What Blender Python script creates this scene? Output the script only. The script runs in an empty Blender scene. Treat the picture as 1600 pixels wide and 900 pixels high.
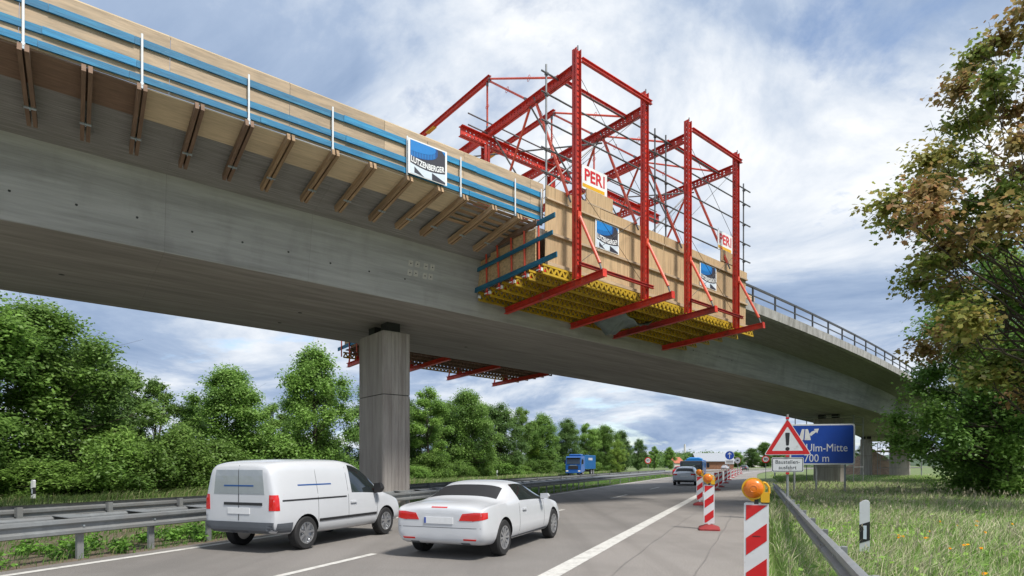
import bpy, bmesh, math, random
import numpy as np
from mathutils import Vector, Matrix
from mathutils.bvhtree import BVHTree

R = math.radians
scene = bpy.context.scene
col = scene.collection

# ------------------------------------------------------------------ camera
EYE = 1.6
cd = bpy.data.cameras.new('camera')
cd.sensor_width = 36.0
cd.lens = 36.0 * 950 / 1600
cd.shift_y = (726 - 450) / 1600
cd.clip_start = 0.1
cd.clip_end = 12000
cam = bpy.data.objects.new('camera', cd)
cam.location = (0, 0, EYE)
cam.rotation_euler = (R(90), 0, 0)
col.objects.link(cam)
scene.camera = cam

# ------------------------------------------------------------------ sky, sun, exposure
SUN_EL, SUN_AZ = R(56), R(135)          # azimuth clockwise from +Y (view direction)
world = bpy.data.worlds.new('World')
scene.world = world
world.use_nodes = True
wt = world.node_tree
wt.nodes.clear()


def wn(t, **kw):
    n = wt.nodes.new(t)
    for k, v in kw.items():
        setattr(n, k, v)
    return n


wl = wt.links.new
sky = wn('ShaderNodeTexSky', sky_type='NISHITA')
sky.sun_disc = False
sky.sun_elevation = SUN_EL
sky.sun_rotation = SUN_AZ
sky.altitude = 480
tc = wn('ShaderNodeTexCoord')
sep = wn('ShaderNodeSeparateXYZ')
wl(tc.outputs['Generated'], sep.inputs[0])
zz = wn('ShaderNodeMath', operation='MAXIMUM'); zz.inputs[1].default_value = 0.0
wl(sep.outputs['Z'], zz.inputs[0])
za = wn('ShaderNodeMath', operation='ADD'); za.inputs[1].default_value = 0.22
wl(zz.outputs[0], za.inputs[0])
dx = wn('ShaderNodeMath', operation='DIVIDE'); wl(sep.outputs['X'], dx.inputs[0]); wl(za.outputs[0], dx.inputs[1])
dy = wn('ShaderNodeMath', operation='DIVIDE'); wl(sep.outputs['Y'], dy.inputs[0]); wl(za.outputs[0], dy.inputs[1])
cx = wn('ShaderNodeCombineXYZ'); wl(dx.outputs[0], cx.inputs[0]); wl(dy.outputs[0], cx.inputs[1])


def wnoise(scale, detail, rough, off, dist=0.0):
    m = wn('ShaderNodeVectorMath', operation='ADD'); m.inputs[1].default_value = off
    wl(cx.outputs[0], m.inputs[0])
    n = wn('ShaderNodeTexNoise'); n.inputs['Scale'].default_value = scale
    n.inputs['Detail'].default_value = detail; n.inputs['Roughness'].default_value = rough
    n.inputs['Distortion'].default_value = dist
    wl(m.outputs[0], n.inputs['Vector'])
    return n.outputs['Fac']


def wramp(fac, stops):
    r = wn('ShaderNodeValToRGB')
    while len(r.color_ramp.elements) < len(stops):
        r.color_ramp.elements.new(0.5)
    for e, (p, c) in zip(r.color_ramp.elements, stops):
        e.position = p
        e.color = (c[0], c[1], c[2], 1)
    wl(fac, r.inputs[0])
    return r.outputs[0]


SKY_OFF = (0.4, 6.2, 0.0)
SHADE_OFF = (4.4, 0.5, 0.0)
cover = wramp(wnoise(1.5, 9, 0.6, SKY_OFF, 0.3), [(0.33, (0, 0, 0)), (0.44, (1, 1, 1))])
shade = wramp(wnoise(1.35, 10, 0.6, SHADE_OFF, 0.45),
              [(0.36, (0.15, 0.205, 0.305)), (0.46, (0.215, 0.27, 0.365)), (0.54, (0.345, 0.385, 0.445)), (0.66, (0.53, 0.54, 0.55))])
cm = wn('ShaderNodeMixRGB', blend_type='MULTIPLY'); cm.inputs[0].default_value = 1
cm.inputs[2].default_value = (10, 10, 10, 1)
wl(shade, cm.inputs[1])
mx = wn('ShaderNodeMixRGB'); wl(cover, mx.inputs[0]); wl(sky.outputs[0], mx.inputs[1]); wl(cm.outputs[0], mx.inputs[2])
bg = wn('ShaderNodeBackground'); bg.inputs['Strength'].default_value = 0.1
wl(mx.outputs[0], bg.inputs['Color'])
wo = wn('ShaderNodeOutputWorld'); wl(bg.outputs[0], wo.inputs[0])

sd = bpy.data.lights.new('sun', 'SUN')
sd.energy = 2.6
sd.angle = R(10)
sd.color = (1.0, 0.95, 0.87)
sun = bpy.data.objects.new('sun', sd)
sdir = Vector((math.sin(SUN_AZ) * math.cos(SUN_EL), math.cos(SUN_AZ) * math.cos(SUN_EL), math.sin(SUN_EL)))
sun.rotation_euler = sdir.to_track_quat('Z', 'Y').to_euler()
sun.location = (30, -30, 60)
col.objects.link(sun)

vs = scene.view_settings
vs.view_transform = 'Standard'
vs.look = 'None'
vs.gamma = 1.0
vs.use_curve_mapping = False
vs.exposure = 0.98
scene.cycles.max_bounces = 6

# ------------------------------------------------------------------ frames of reference
TH = math.atan2(380, 950)
P = dict(th=0.906566, ka=-0.00384987, z0=6.6001, g=-0.0230175, q=8.59617e-05, x0=-4.64, y0=22.05)


def axis(k):
    """centre line of the bridge at arc length k: position and heading"""
    th = P['th'] + P['ka'] * k
    return (P['x0'] + (math.cos(P['th']) - math.cos(th)) / P['ka'],
            P['y0'] + (math.sin(th) - math.sin(P['th'])) / P['ka'], math.sin(th), math.cos(th))


def W(k, o, z):
    """bridge coordinates (along, outwards to the near side, above soffit) to world"""
    x, y, s, c = axis(k)
    return Vector((x + o * c, y - o * s, P['z0'] + P['g'] * k + P['q'] * k * k + z))


def axes(k):
    x, y, s, c = axis(k)
    return Vector((s, c, 0)), Vector((c, -s, 0)), Vector((0, 0, 1))


RD = Vector((math.sin(TH), math.cos(TH), 0))
RN = Vector((math.cos(TH), -math.sin(TH), 0))
T0, RR = 95.0, 620.0


def RP(s, t, z=0.0):
    """road coordinates (lateral, along) to world; the motorway bends right beyond T0"""
    if t <= T0:
        p = RD * t + RN * s
    else:
        a = (t - T0) / RR
        p = RD * (T0 + (RR - s) * math.sin(a)) + RN * (RR - (RR - s) * math.cos(a))
    return Vector((p.x, p.y, z))


def road_heading(t):
    a = max(0.0, (t - T0) / RR)
    return TH + a


# ------------------------------------------------------------------ materials
MATS = {}


def material(name, base, rough=0.6, metal=0.0, var=0.25, scale=3.0, detail=5.0, stretch=(1, 1, 1), uv=False,
             bump=0.0, bscale=None, stain=None, stain_scale=0.6, stain_amt=(0.45, 0.7), coat=0.0, spec=0.5,
             attr=None, transl=0.0, objvar=0.0, rot=0.0, runs=None):
    if name in MATS:
        return MATS[name]
    m = bpy.data.materials.new(name)
    m.use_nodes = True
    nt = m.node_tree
    b = nt.nodes['Principled BSDF']
    L = nt.links.new

    def N(t, **kw):
        n = nt.nodes.new(t)
        for k, v in kw.items():
            setattr(n, k, v)
        return n
    t = N('ShaderNodeTexCoord')
    mp = N('ShaderNodeMapping')
    L(t.outputs['UV' if uv else 'Object'], mp.inputs['Vector'])
    mp.inputs['Scale'].default_value = stretch
    mp.inputs['Rotation'].default_value = (0, 0, rot)
    no = N('ShaderNodeTexNoise')
    no.inputs['Scale'].default_value = scale
    no.inputs['Detail'].default_value = detail
    no.inputs['Roughness'].default_value = 0.62
    L(mp.outputs[0], no.inputs['Vector'])
    r = N('ShaderNodeMapRange')
    r.inputs['From Min'].default_value = 0.25
    r.inputs['From Max'].default_value = 0.75
    r.inputs['To Min'].default_value = 1 - var
    r.inputs['To Max'].default_value = 1 + var
    L(no.outputs['Fac'], r.inputs['Value'])
    mul = N('ShaderNodeMixRGB', blend_type='MULTIPLY')
    mul.inputs[0].default_value = 1
    if attr:
        a = N('ShaderNodeAttribute'); a.attribute_name = attr
        L(a.outputs['Color'], mul.inputs[1])
    else:
        mul.inputs[1].default_value = (*base, 1)
    L(r.outputs[0], mul.inputs[2])
    out = mul.outputs[0]
    if stain is not None:
        n2 = N('ShaderNodeTexNoise')
        n2.inputs['Scale'].default_value = stain_scale
        n2.inputs['Detail'].default_value = 8
        n2.inputs['Roughness'].default_value = 0.65
        L(mp.outputs[0], n2.inputs['Vector'])
        r2 = N('ShaderNodeMapRange')
        r2.inputs['From Min'].default_value = stain_amt[0]
        r2.inputs['From Max'].default_value = stain_amt[1]
        L(n2.outputs['Fac'], r2.inputs['Value'])
        mm = N('ShaderNodeMixRGB')
        L(r2.outputs[0], mm.inputs[0]); L(out, mm.inputs[1])
        mm.inputs[2].default_value = (*stain, 1)
        out = mm.outputs[0]
    if runs is not None:
        rc, rs, rst, rlo, rhi = runs
        mp2 = N('ShaderNodeMapping'); mp2.inputs['Scale'].default_value = rst; mp2.inputs['Rotation'].default_value = (0, 0, rot)
        L(t.outputs['UV' if uv else 'Object'], mp2.inputs['Vector'])
        n4 = N('ShaderNodeTexNoise'); n4.inputs['Scale'].default_value = rs; n4.inputs['Detail'].default_value = 7; n4.inputs['Roughness'].default_value = .6
        L(mp2.outputs[0], n4.inputs['Vector'])
        r4 = N('ShaderNodeMapRange'); r4.inputs['From Min'].default_value = rlo; r4.inputs['From Max'].default_value = rhi
        r4.inputs['To Max'].default_value = .5
        L(n4.outputs['Fac'], r4.inputs['Value'])
        m4 = N('ShaderNodeMixRGB'); L(r4.outputs[0], m4.inputs[0]); L(out, m4.inputs[1]); m4.inputs[2].default_value = (*rc, 1)
        out = m4.outputs[0]
    if objvar:
        oi = N('ShaderNodeObjectInfo')
        ro = N('ShaderNodeMapRange'); ro.inputs['To Min'].default_value = 1 - objvar; ro.inputs['To Max'].default_value = 1 + objvar
        L(oi.outputs['Random'], ro.inputs['Value'])
        mo = N('ShaderNodeMixRGB', blend_type='MULTIPLY'); mo.inputs[0].default_value = 1
        L(out, mo.inputs[1]); L(ro.outputs[0], mo.inputs[2])
        out = mo.outputs[0]
    L(out, b.inputs['Base Color'])
    b.inputs['Roughness'].default_value = rough
    b.inputs['Metallic'].default_value = metal
    b.inputs['Specular IOR Level'].default_value = spec
    if coat:
        b.inputs['Coat Weight'].default_value = coat
        b.inputs['Coat Roughness'].default_value = 0.05
    if bump:
        n3 = N('ShaderNodeTexNoise')
        n3.inputs['Scale'].default_value = bscale or scale * 3
        n3.inputs['Detail'].default_value = 6
        L(mp.outputs[0], n3.inputs['Vector'])
        bp = N('ShaderNodeBump')
        bp.inputs['Strength'].default_value = min(1.0, bump)
        bp.inputs['Distance'].default_value = 0.02
        L(n3.outputs['Fac'], bp.inputs['Height'])
        L(bp.outputs[0], b.inputs['Normal'])
    if transl:
        tr = N('ShaderNodeBsdfTranslucent')
        L(out, tr.inputs['Color'])
        ms = N('ShaderNodeMixShader')
        ms.inputs[0].default_value = transl
        L(b.outputs[0], ms.inputs[1]); L(tr.outputs[0], ms.inputs[2])
        L(ms.outputs[0], nt.nodes['Material Output'].inputs['Surface'])
    MATS[name] = m
    return m


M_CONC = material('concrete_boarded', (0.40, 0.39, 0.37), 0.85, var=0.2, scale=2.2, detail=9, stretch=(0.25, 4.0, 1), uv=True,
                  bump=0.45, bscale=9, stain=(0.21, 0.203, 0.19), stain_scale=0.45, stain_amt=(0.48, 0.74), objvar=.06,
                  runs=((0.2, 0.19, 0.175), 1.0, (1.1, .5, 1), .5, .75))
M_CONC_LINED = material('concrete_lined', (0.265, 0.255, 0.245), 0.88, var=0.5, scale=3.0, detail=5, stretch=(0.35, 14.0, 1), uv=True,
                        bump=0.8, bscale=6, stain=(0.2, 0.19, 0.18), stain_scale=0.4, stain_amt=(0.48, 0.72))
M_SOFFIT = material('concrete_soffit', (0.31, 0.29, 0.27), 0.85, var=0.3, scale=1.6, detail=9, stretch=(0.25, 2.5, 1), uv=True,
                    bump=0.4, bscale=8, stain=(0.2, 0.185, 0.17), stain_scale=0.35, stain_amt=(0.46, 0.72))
M_PIER = material('concrete_pier', (0.38, 0.345, 0.315), 0.88, var=0.25, scale=1.6, detail=9, stretch=(3.5, 3.5, 0.35),
                  bump=0.6, bscale=9, stain=(0.25, 0.215, 0.195), stain_scale=0.6, stain_amt=(0.48, 0.72))
M_FASCIA = material('concrete_fascia', (0.40, 0.395, 0.38), 0.85, objvar=.08, runs=((0.22, 0.21, 0.19), 2.0, (2.5, .3, 1), .5, .7), var=0.25, scale=3, detail=8, stretch=(2.5, 0.6, 1), uv=True,
                    bump=0.4, bscale=10, stain=(0.2, 0.195, 0.18), stain_scale=1.2)
M_DARKC = material('joint_dark', (0.06, 0.06, 0.058), 0.9)
M_JOINT = material('joint_mortar', (0.2, 0.19, 0.18), 0.9, var=.3, scale=5)
M_PATCH = material('mortar_patch', (0.5, 0.47, 0.42), 0.9, var=0.2, scale=20)
M_PLY = material('plywood', (0.43, 0.325, 0.22), 0.7, objvar=.14, var=0.42, scale=2.2, detail=9, stretch=(0.6, 5, 1), uv=True, bump=0.15, bscale=12,
                 stain=(0.42, 0.27, 0.14), stain_scale=1.1, stain_amt=(0.55, 0.85))
M_PLYV = material('plywood_upright_grain', (0.46, 0.32, 0.18), 0.65, objvar=.13, runs=((0.4, 0.3, 0.2), 1.2, (2.2, .3, 1), .55, .8), var=0.36, scale=2.4, detail=9, stretch=(7, 0.35, 1), uv=True, bump=0.15,
                  bscale=9, stain=(0.45, 0.30, 0.16), stain_scale=0.9, stain_amt=(0.58, 0.9))
M_OSB = material('strand_board', (0.52, 0.36, 0.19), 0.8, var=0.45, scale=9, detail=4, stretch=(1, 1.6, 1), uv=True, bump=0.3, bscale=20)
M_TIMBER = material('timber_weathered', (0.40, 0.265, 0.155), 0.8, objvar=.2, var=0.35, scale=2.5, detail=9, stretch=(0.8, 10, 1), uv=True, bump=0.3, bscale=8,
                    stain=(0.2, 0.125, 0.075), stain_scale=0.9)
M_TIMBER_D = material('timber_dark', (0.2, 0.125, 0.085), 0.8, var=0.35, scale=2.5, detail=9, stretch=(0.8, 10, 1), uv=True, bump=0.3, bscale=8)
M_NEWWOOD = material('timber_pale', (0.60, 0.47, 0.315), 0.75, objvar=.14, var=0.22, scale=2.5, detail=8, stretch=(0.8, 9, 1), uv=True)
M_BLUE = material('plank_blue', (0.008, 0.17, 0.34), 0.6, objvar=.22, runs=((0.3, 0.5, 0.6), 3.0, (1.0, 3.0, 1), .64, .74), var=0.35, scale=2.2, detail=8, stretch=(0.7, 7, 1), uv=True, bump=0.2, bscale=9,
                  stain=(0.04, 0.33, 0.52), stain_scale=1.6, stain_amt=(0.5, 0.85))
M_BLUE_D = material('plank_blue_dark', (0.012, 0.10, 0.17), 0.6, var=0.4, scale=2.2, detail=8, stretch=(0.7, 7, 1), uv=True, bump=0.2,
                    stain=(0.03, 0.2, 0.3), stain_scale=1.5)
M_RED = material('red_steel', (0.58, 0.038, 0.022), 0.5, objvar=.12, runs=((0.42, 0.16, 0.13), 5.0, (1, 1, 1), .58, .68), var=0.3, scale=4, detail=8, bump=0.1, bscale=30, stain=(0.2, 0.035, 0.025), stain_scale=2.6,
                 stain_amt=(0.55, 0.72))
M_RED2 = material('red_tube', (0.66, 0.085, 0.04), 0.45, objvar=.12, var=0.25, scale=5, detail=7, stain=(0.3, 0.06, 0.04), stain_scale=3, stain_amt=(0.58, 0.8))
M_RED3 = material('red_worn', (0.42, 0.035, 0.03), 0.5, var=0.3, scale=4, detail=8, stain=(0.15, 0.03, 0.025), stain_scale=1.6, stain_amt=(0.46, 0.7))
M_GALV = material('galvanised', (0.27, 0.285, 0.29), 0.5, metal=0.45, objvar=.12, var=0.22, scale=6, detail=6, stain=(0.25, 0.25, 0.245), stain_scale=1.5)
M_TUBE = material('scaffold_tube', (0.16, 0.165, 0.17), 0.5, metal=0.5, var=0.25, scale=6)
M_WHITEP = material('white_post_paint', (0.78, 0.79, 0.8), 0.4, var=0.08, scale=8)
M_ZINC = material('zinc_plate', (0.5, 0.56, 0.58), 0.35, metal=0.7, var=0.2)
M_YEL = material('girder_yellow', (0.44, 0.285, 0.014), 0.6, objvar=.12, var=0.3, scale=5, detail=6, stain=(0.2, 0.12, 0.015), stain_scale=2, stain_amt=(0.5, 0.8))
M_ORANGE_STRAP = material('strap_orange', (0.6, 0.3, 0.02), 0.6)
M_WHITE = material('white_sheet', (0.8, 0.81, 0.82), 0.45, var=0.05, scale=8)
M_PALE = material('pale_blue_print', (0.62, 0.70, 0.78), 0.45, var=0.05)
M_INK = material('charcoal_print', (0.035, 0.035, 0.05), 0.5, var=0.15)
M_LOGOB = material('blue_print', (0.01, 0.20, 0.56), 0.45, var=0.06)
M_LOGOB2 = material('dark_blue_print', (0.008, 0.07, 0.25), 0.45, var=0.06)
M_LRED = material('red_print', (0.58, 0.015, 0.02), 0.45, var=0.06)
M_LYEL = material('yellow_print', (0.72, 0.40, 0.01), 0.45, var=0.06)
M_RAILP = material('railing_grey', (0.075, 0.08, 0.085), 0.5, metal=0.2, var=0.2)
M_ASPH = material('asphalt', (0.215, 0.2, 0.187), 0.85, rot=TH, runs=((0.13, 0.12, 0.112), 1.0, (.9, .025, 1), .46, .66), var=0.42, scale=45, detail=4, bump=0.5, bscale=160, stain=(0.16, 0.15, 0.14), stain_scale=0.25,
                  stain_amt=(0.42, 0.7))
M_ASPH2 = material('asphalt_shoulder', (0.25, 0.23, 0.213), 0.88, rot=TH, runs=((0.165, 0.15, 0.138), 1.0, (1.1, .03, 1), .48, .68), var=0.42, scale=45, detail=4, bump=0.5, bscale=160, stain=(0.19, 0.175, 0.162),
                   stain_scale=0.3, stain_amt=(0.45, 0.7))
M_PAINT = material('road_paint', (0.54, 0.53, 0.50), 0.75, var=0.2, scale=14, detail=8, stain=(0.3, 0.285, 0.265), stain_scale=4.0, stain_amt=(0.5, 0.72))
M_SOIL = material('soil', (0.13, 0.1, 0.072), 0.95, var=0.4, scale=6, detail=8, bump=0.6)
M_GROUND = material('grass_ground', (0.12, 0.17, 0.055), 0.95, var=0.45, scale=0.9, detail=9, bump=0.5, bscale=6, stain=(0.14, 0.14, 0.06), stain_scale=0.2,
                    stain_amt=(0.48, 0.7))
M_BARK = material('bark', (0.075, 0.058, 0.045), 0.95, var=0.4, scale=5, detail=8, stretch=(1, 1, 0.25), bump=0.8, bscale=12)
M_LEAF = material('leaf', (0.07, 0.13, 0.03), 0.5, var=0.12, scale=3, attr='tint', transl=0.45, spec=0.3, objvar=.2)
M_BLADE = material('grass_blade', (0.1, 0.15, 0.04), 0.6, var=0.12, scale=2, attr='tint', transl=0.3, spec=0.3)
M_CARW = material('car_paint_white', (0.54, 0.555, 0.58), 0.28, var=0.02, coat=0.6)
M_CARS = material('car_paint_silver', (0.52, 0.55, 0.59), 0.3, metal=0.35, var=0.03, coat=0.6)
M_CARR = material('car_paint_red', (0.35, 0.015, 0.015), 0.3, var=0.03, coat=0.6)
M_CARB = material('truck_paint_blue', (0.012, 0.10, 0.36), 0.35, var=0.08, coat=0.4)
M_CARB2 = material('truck_body_blue', (0.015, 0.13, 0.33), 0.5, var=0.12)
M_CARK = material('car_paint_dark', (0.03, 0.034, 0.04), 0.3, var=0.03, coat=0.6)
M_GLASS = material('window_glass', (0.018, 0.024, 0.026), 0.04, var=0.1, spec=0.9, coat=0.5)
M_GLASSP = material('window_reflection_pale', (0.30, 0.33, 0.35), 0.12, var=0.15, scale=1.5, coat=0.6)  # pale sky reflection put into the colour of the van's rear glass
M_TYRE = material('tyre_rubber', (0.018, 0.018, 0.019), 0.8, var=0.15)
M_RIM = material('alloy_rim', (0.5, 0.51, 0.53), 0.3, metal=0.8, var=0.05)
M_TRIM = material('grey_plastic', (0.09, 0.1, 0.115), 0.6, var=0.1)
M_BLACK = material('black_plastic', (0.02, 0.02, 0.022), 0.55, var=0.1)
M_TAIL = material('tail_light_red', (0.55, 0.01, 0.008), 0.12, var=0.1, coat=0.8)
M_LAMPW = material('lamp_clear', (0.8, 0.8, 0.78), 0.15, var=0.05, coat=0.8)
M_AMBER = material('amber_lens', (0.70, 0.17, 0.004), 0.32, var=0.12, scale=14, coat=0.6)
M_LYELLOW = material('lantern_yellow', (0.66, 0.37, 0.012), 0.45, var=0.08)
M_SIGNR = material('sign_red', (0.56, 0.012, 0.014), 0.45, var=0.12, scale=6, stain=(0.4, 0.06, 0.05), stain_scale=7, stain_amt=(.6, .75))
M_SIGNB = material('sign_blue', (0.008, 0.055, 0.34), 0.4, var=0.06)
M_SIGNW = material('sign_white', (0.66, 0.67, 0.68), 0.45, var=0.08, scale=5, stain=(0.45, 0.44, 0.41), stain_scale=6, stain_amt=(.58, .75))
M_SIGNG = material('sign_back_grey', (0.33, 0.34, 0.34), 0.5, metal=0.3, var=0.1)
M_BASER = material('beacon_base_red', (0.25, 0.025, 0.025), 0.8, var=0.3, scale=8)
M_BARN_R = material('barn_roof_metal', (0.33, 0.35, 0.38), 0.6, metal=0.1, var=0.06)
M_BARN_W = material('barn_boards', (0.22, 0.105, 0.055), 0.8, var=0.3, scale=2)
M_TILE = material('roof_tile_red', (0.4, 0.12, 0.07), 0.8, var=0.2)
M_RENDER = material('house_render', (0.6, 0.58, 0.54), 0.8, var=0.1)
M_TARP = material('tarpaulin', (0.16, 0.2, 0.19), 0.5, var=0.3, scale=2)
M_EARTH = material('bare_earth', (0.27, 0.19, 0.135), 0.95, var=0.35, scale=1.5, detail=9, bump=0.8, bscale=4)
M_HILL = material('wooded_hill', (0.045, 0.075, 0.035), 0.95, var=0.5, scale=0.03, detail=10, bump=0.6, bscale=0.15)


# ------------------------------------------------------------------ building helpers
def tag(o, label=None, cat=None, group=None, kind=None):
    if label: o['label'] = label
    if cat: o['category'] = cat
    if group: o['group'] = group
    if kind: o['kind'] = kind
    return o


def empty(name, loc=(0, 0, 0), label=None, cat=None, group=None, rz=0.0):
    o = bpy.data.objects.new(name, None)
    o.location = loc
    o.rotation_euler = (0, 0, rz)
    col.objects.link(o)
    o['_w'] = 0
    del o['_w']
    return tag(o, label, cat, group)


class MB:
    """collects faces of one mesh; coordinates in world space unless built with local=True"""
    def __init__(s):
        s.v, s.f, s.uv, s.mi, s.m = [], [], [], [], 0

    def face(s, pts, uv=None):
        n = len(s.v)
        s.v += [tuple(p) for p in pts]
        s.f.append(tuple(range(n, n + len(pts))))
        s.uv += uv if uv else [(0, 0)] * len(pts)
        s.mi.append(s.m)

    def box(s, A, B, up, w, h):
        """bar from A to B, w wide (across), h tall (along up), centred on the line A-B"""
        A, B, up = Vector(A), Vector(B), Vector(up)
        x = (B - A); L = x.length; x.normalize()
        y = up.cross(x).normalized(); z = x.cross(y)
        c = []
        for e in (A, B):
            for sy, sz in ((-1, -1), (1, -1), (1, 1), (-1, 1)):
                c.append(e + y * (sy * w / 2) + z * (sz * h / 2))
        r = random.random() * 20
        n = len(s.v)
        s.v += [tuple(p) for p in c]
        for q, (a, b) in (((0, 1, 5, 4), (0, w)), ((1, 2, 6, 5), (w, w + h)), ((2, 3, 7, 6), (w + h, 2 * w + h)), ((3, 0, 4, 7), (2 * w + h, 2 * (w + h)))):
            s.f.append(tuple(n + i for i in q)); s.mi.append(s.m)
            s.uv += [(r, r + a), (r, r + b), (r + L, r + b), (r + L, r + a)]
        for q in ((3, 2, 1, 0), (4, 5, 6, 7)):
            s.f.append(tuple(n + i for i in q)); s.mi.append(s.m)
            s.uv += [(r, r), (r + w, r), (r + w, r + h), (r, r + h)]

    def tube(s, A, B, r, n=8, r2=None, cap=True):
        A, B = Vector(A), Vector(B)
        r2 = r if r2 is None else r2
        x = (B - A).normalized()
        up = Vector((0, 0, 1)) if abs(x.z) < 0.9 else Vector((1, 0, 0))
        y = up.cross(x).normalized(); z = x.cross(y)
        k = len(s.v)
        L = (B - A).length
        for e, rr in ((A, r), (B, r2)):
            for i in range(n):
                a = 2 * math.pi * i / n
                s.v.append(tuple(e + y * (math.cos(a) * rr) + z * (math.sin(a) * rr)))
        for i in range(n):
            j = (i + 1) % n
            s.f.append((k + i, k + j, k + n + j, k + n + i)); s.mi.append(s.m)
            s.uv += [(0, i / n), (0, (i + 1) / n), (L, (i + 1) / n), (L, i / n)]
        if cap:
            s.f.append(tuple(k + i for i in reversed(range(n)))); s.mi.append(s.m); s.uv += [(0, 0)] * n
            s.f.append(tuple(k + n + i for i in range(n))); s.mi.append(s.m); s.uv += [(0, 0)] * n

    def prism(s, pts, ext):
        """closed polygon pts (world) extruded by vector ext"""
        pts = [Vector(p) for p in pts]; ext = Vector(ext)
        n = len(pts)
        s.face(pts[::-1]); s.face([p + ext for p in pts])
        for i in range(n):
            j = (i + 1) % n
            s.face([pts[i], pts[j], pts[j] + ext, pts[i] + ext])

    def sweep(s, rings, closed=True, caps=False, uvs=None):
        n = len(rings[0]); k = len(s.v)
        for r in rings:
            s.v += [tuple(p) for p in r]
        for i in range(len(rings) - 1):
            for j in range(n if closed else n - 1):
                j2 = (j + 1) % n
                s.f.append((k + i * n + j, k + i * n + j2, k + (i + 1) * n + j2, k + (i + 1) * n + j)); s.mi.append(s.m)
                if uvs:
                    a, b = uvs[i], uvs[i + 1]
                    s.uv += [a[j], a[j + 1], b[j + 1], b[j]]
                else:
                    s.uv += [(0, 0)] * 4
        if caps:
            s.f.append(tuple(k + j for j in reversed(range(n)))); s.mi.append(s.m); s.uv += [(0, 0)] * n
            e = k + (len(rings) - 1) * n
            s.f.append(tuple(e + j for j in range(n))); s.mi.append(s.m); s.uv += [(0, 0)] * n

    def lathe(s, prof, n=24, axis='Z', org=(0, 0, 0), caps=True):
        rings = []
        for r, h in prof:
            ring = []
            for i in range(n):
                a = 2 * math.pi * i / n
                c, d = r * math.cos(a), r * math.sin(a)
                p = {'Z': (c, d, h), 'Y': (c, h, d), 'X': (h, c, d)}[axis]
                ring.append(Vector(p) + Vector(org))
            rings.append(ring)
        s.sweep(rings, caps=caps)

    def build(s, name, mat, parent=None, local=False, smooth=False, bevel=0.0):
        me = bpy.data.meshes.new(name)
        v = s.v
        if parent is not None and not local:
            o = parent
            off = Vector((0, 0, 0))
            while o is not None:
                off += o.location
                o = o.parent
            v = [(p[0] - off.x, p[1] - off.y, p[2] - off.z) for p in v]
        me.from_pydata(v, [], s.f)
        ul = me.uv_layers.new(name='UVMap')
        ul.data.foreach_set('uv', np.array(s.uv, dtype=np.float32).ravel())
        for m in (mat if isinstance(mat, (list, tuple)) else [mat]):
            me.materials.append(m)
        if isinstance(mat, (list, tuple)):
            me.polygons.foreach_set('material_index', s.mi)
        if smooth:
            me.polygons.foreach_set('use_smooth', [True] * len(me.polygons))
            bm = bmesh.new(); bm.from_mesh(me)
            bmesh.ops.remove_doubles(bm, verts=bm.verts, dist=1e-5)
            bm.to_mesh(me); bm.free()
            me.set_sharp_from_angle(angle=R(38))
        me.update()
        ob = bpy.data.objects.new(name, me)
        col.objects.link(ob)
        if parent is not None:
            ob.parent = parent
        if bevel:
            bv = ob.modifiers.new('bevel', 'BEVEL'); bv.width = bevel; bv.segments = 2; bv.limit_method = 'ANGLE'
        return ob


def bar(name, A, B, up, w, h, mat, parent, bevel=0.0):
    m = MB(); m.box(A, B, up, w, h)
    return m.build(name, mat, parent, bevel=bevel)


def pipe(name, A, B, r, mat, parent, n=8):
    m = MB(); m.tube(A, B, r, n)
    return m.build(name, mat, parent, smooth=True)


def copy_tree(o, parent=None, loc=None, rz=None, scale=None):
    c = o.copy()
    col.objects.link(c)
    c.parent = parent
    if loc is not None: c.location = loc
    if rz is not None: c.rotation_euler = (0, 0, rz)
    if scale is not None: c.scale = scale
    for ch in list(o.children):
        copy_tree(ch, c)
    return c


def np_mesh(name, verts, nper, mat, parent=None, tint=None, smooth=False):
    """mesh of many equal polygons: verts (N*nper,3), each run of nper a face; tint (N,3) colour per face"""
    N = len(verts) // nper
    me = bpy.data.meshes.new(name)
    me.vertices.add(N * nper)
    me.vertices.foreach_set('co', np.asarray(verts, dtype=np.float32).ravel())
    me.loops.add(N * nper)
    me.loops.foreach_set('vertex_index', np.arange(N * nper, dtype=np.int32))
    me.polygons.add(N)
    me.polygons.foreach_set('loop_start', np.arange(N, dtype=np.int32) * nper)
    me.materials.append(mat)
    if tint is not None:
        a = me.attributes.new('tint', 'FLOAT_COLOR', 'FACE')
        c = np.ones((N, 4), dtype=np.float32); c[:, :3] = tint
        a.data.foreach_set('color', c.ravel())
    me.update(calc_edges=True)
    me.validate()
    ob = bpy.data.objects.new(name, me)
    col.objects.link(ob)
    if parent is not None: ob.parent = parent
    return ob


def text_polys(s, size=1.0, align='CENTER', bold=0.0):
    """flat text as triangles in 2D (x, y) lists"""
    cu = bpy.data.curves.new('lettering', 'FONT')
    cu.body = s; cu.size = size; cu.align_x = align; cu.align_y = 'CENTER'
    cu.offset = bold; cu.resolution_u = 3; cu.fill_mode = 'FRONT'
    ob = bpy.data.objects.new('lettering', cu)
    col.objects.link(ob)
    dg = bpy.context.evaluated_depsgraph_get()
    me = bpy.data.meshes.new_from_object(ob.evaluated_get(dg))
    polys = [[(me.vertices[i].co.x, me.vertices[i].co.y) for i in p.vertices] for p in me.polygons]
    bpy.data.objects.remove(ob); bpy.data.curves.remove(cu); bpy.data.meshes.remove(me)
    return polys


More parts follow.
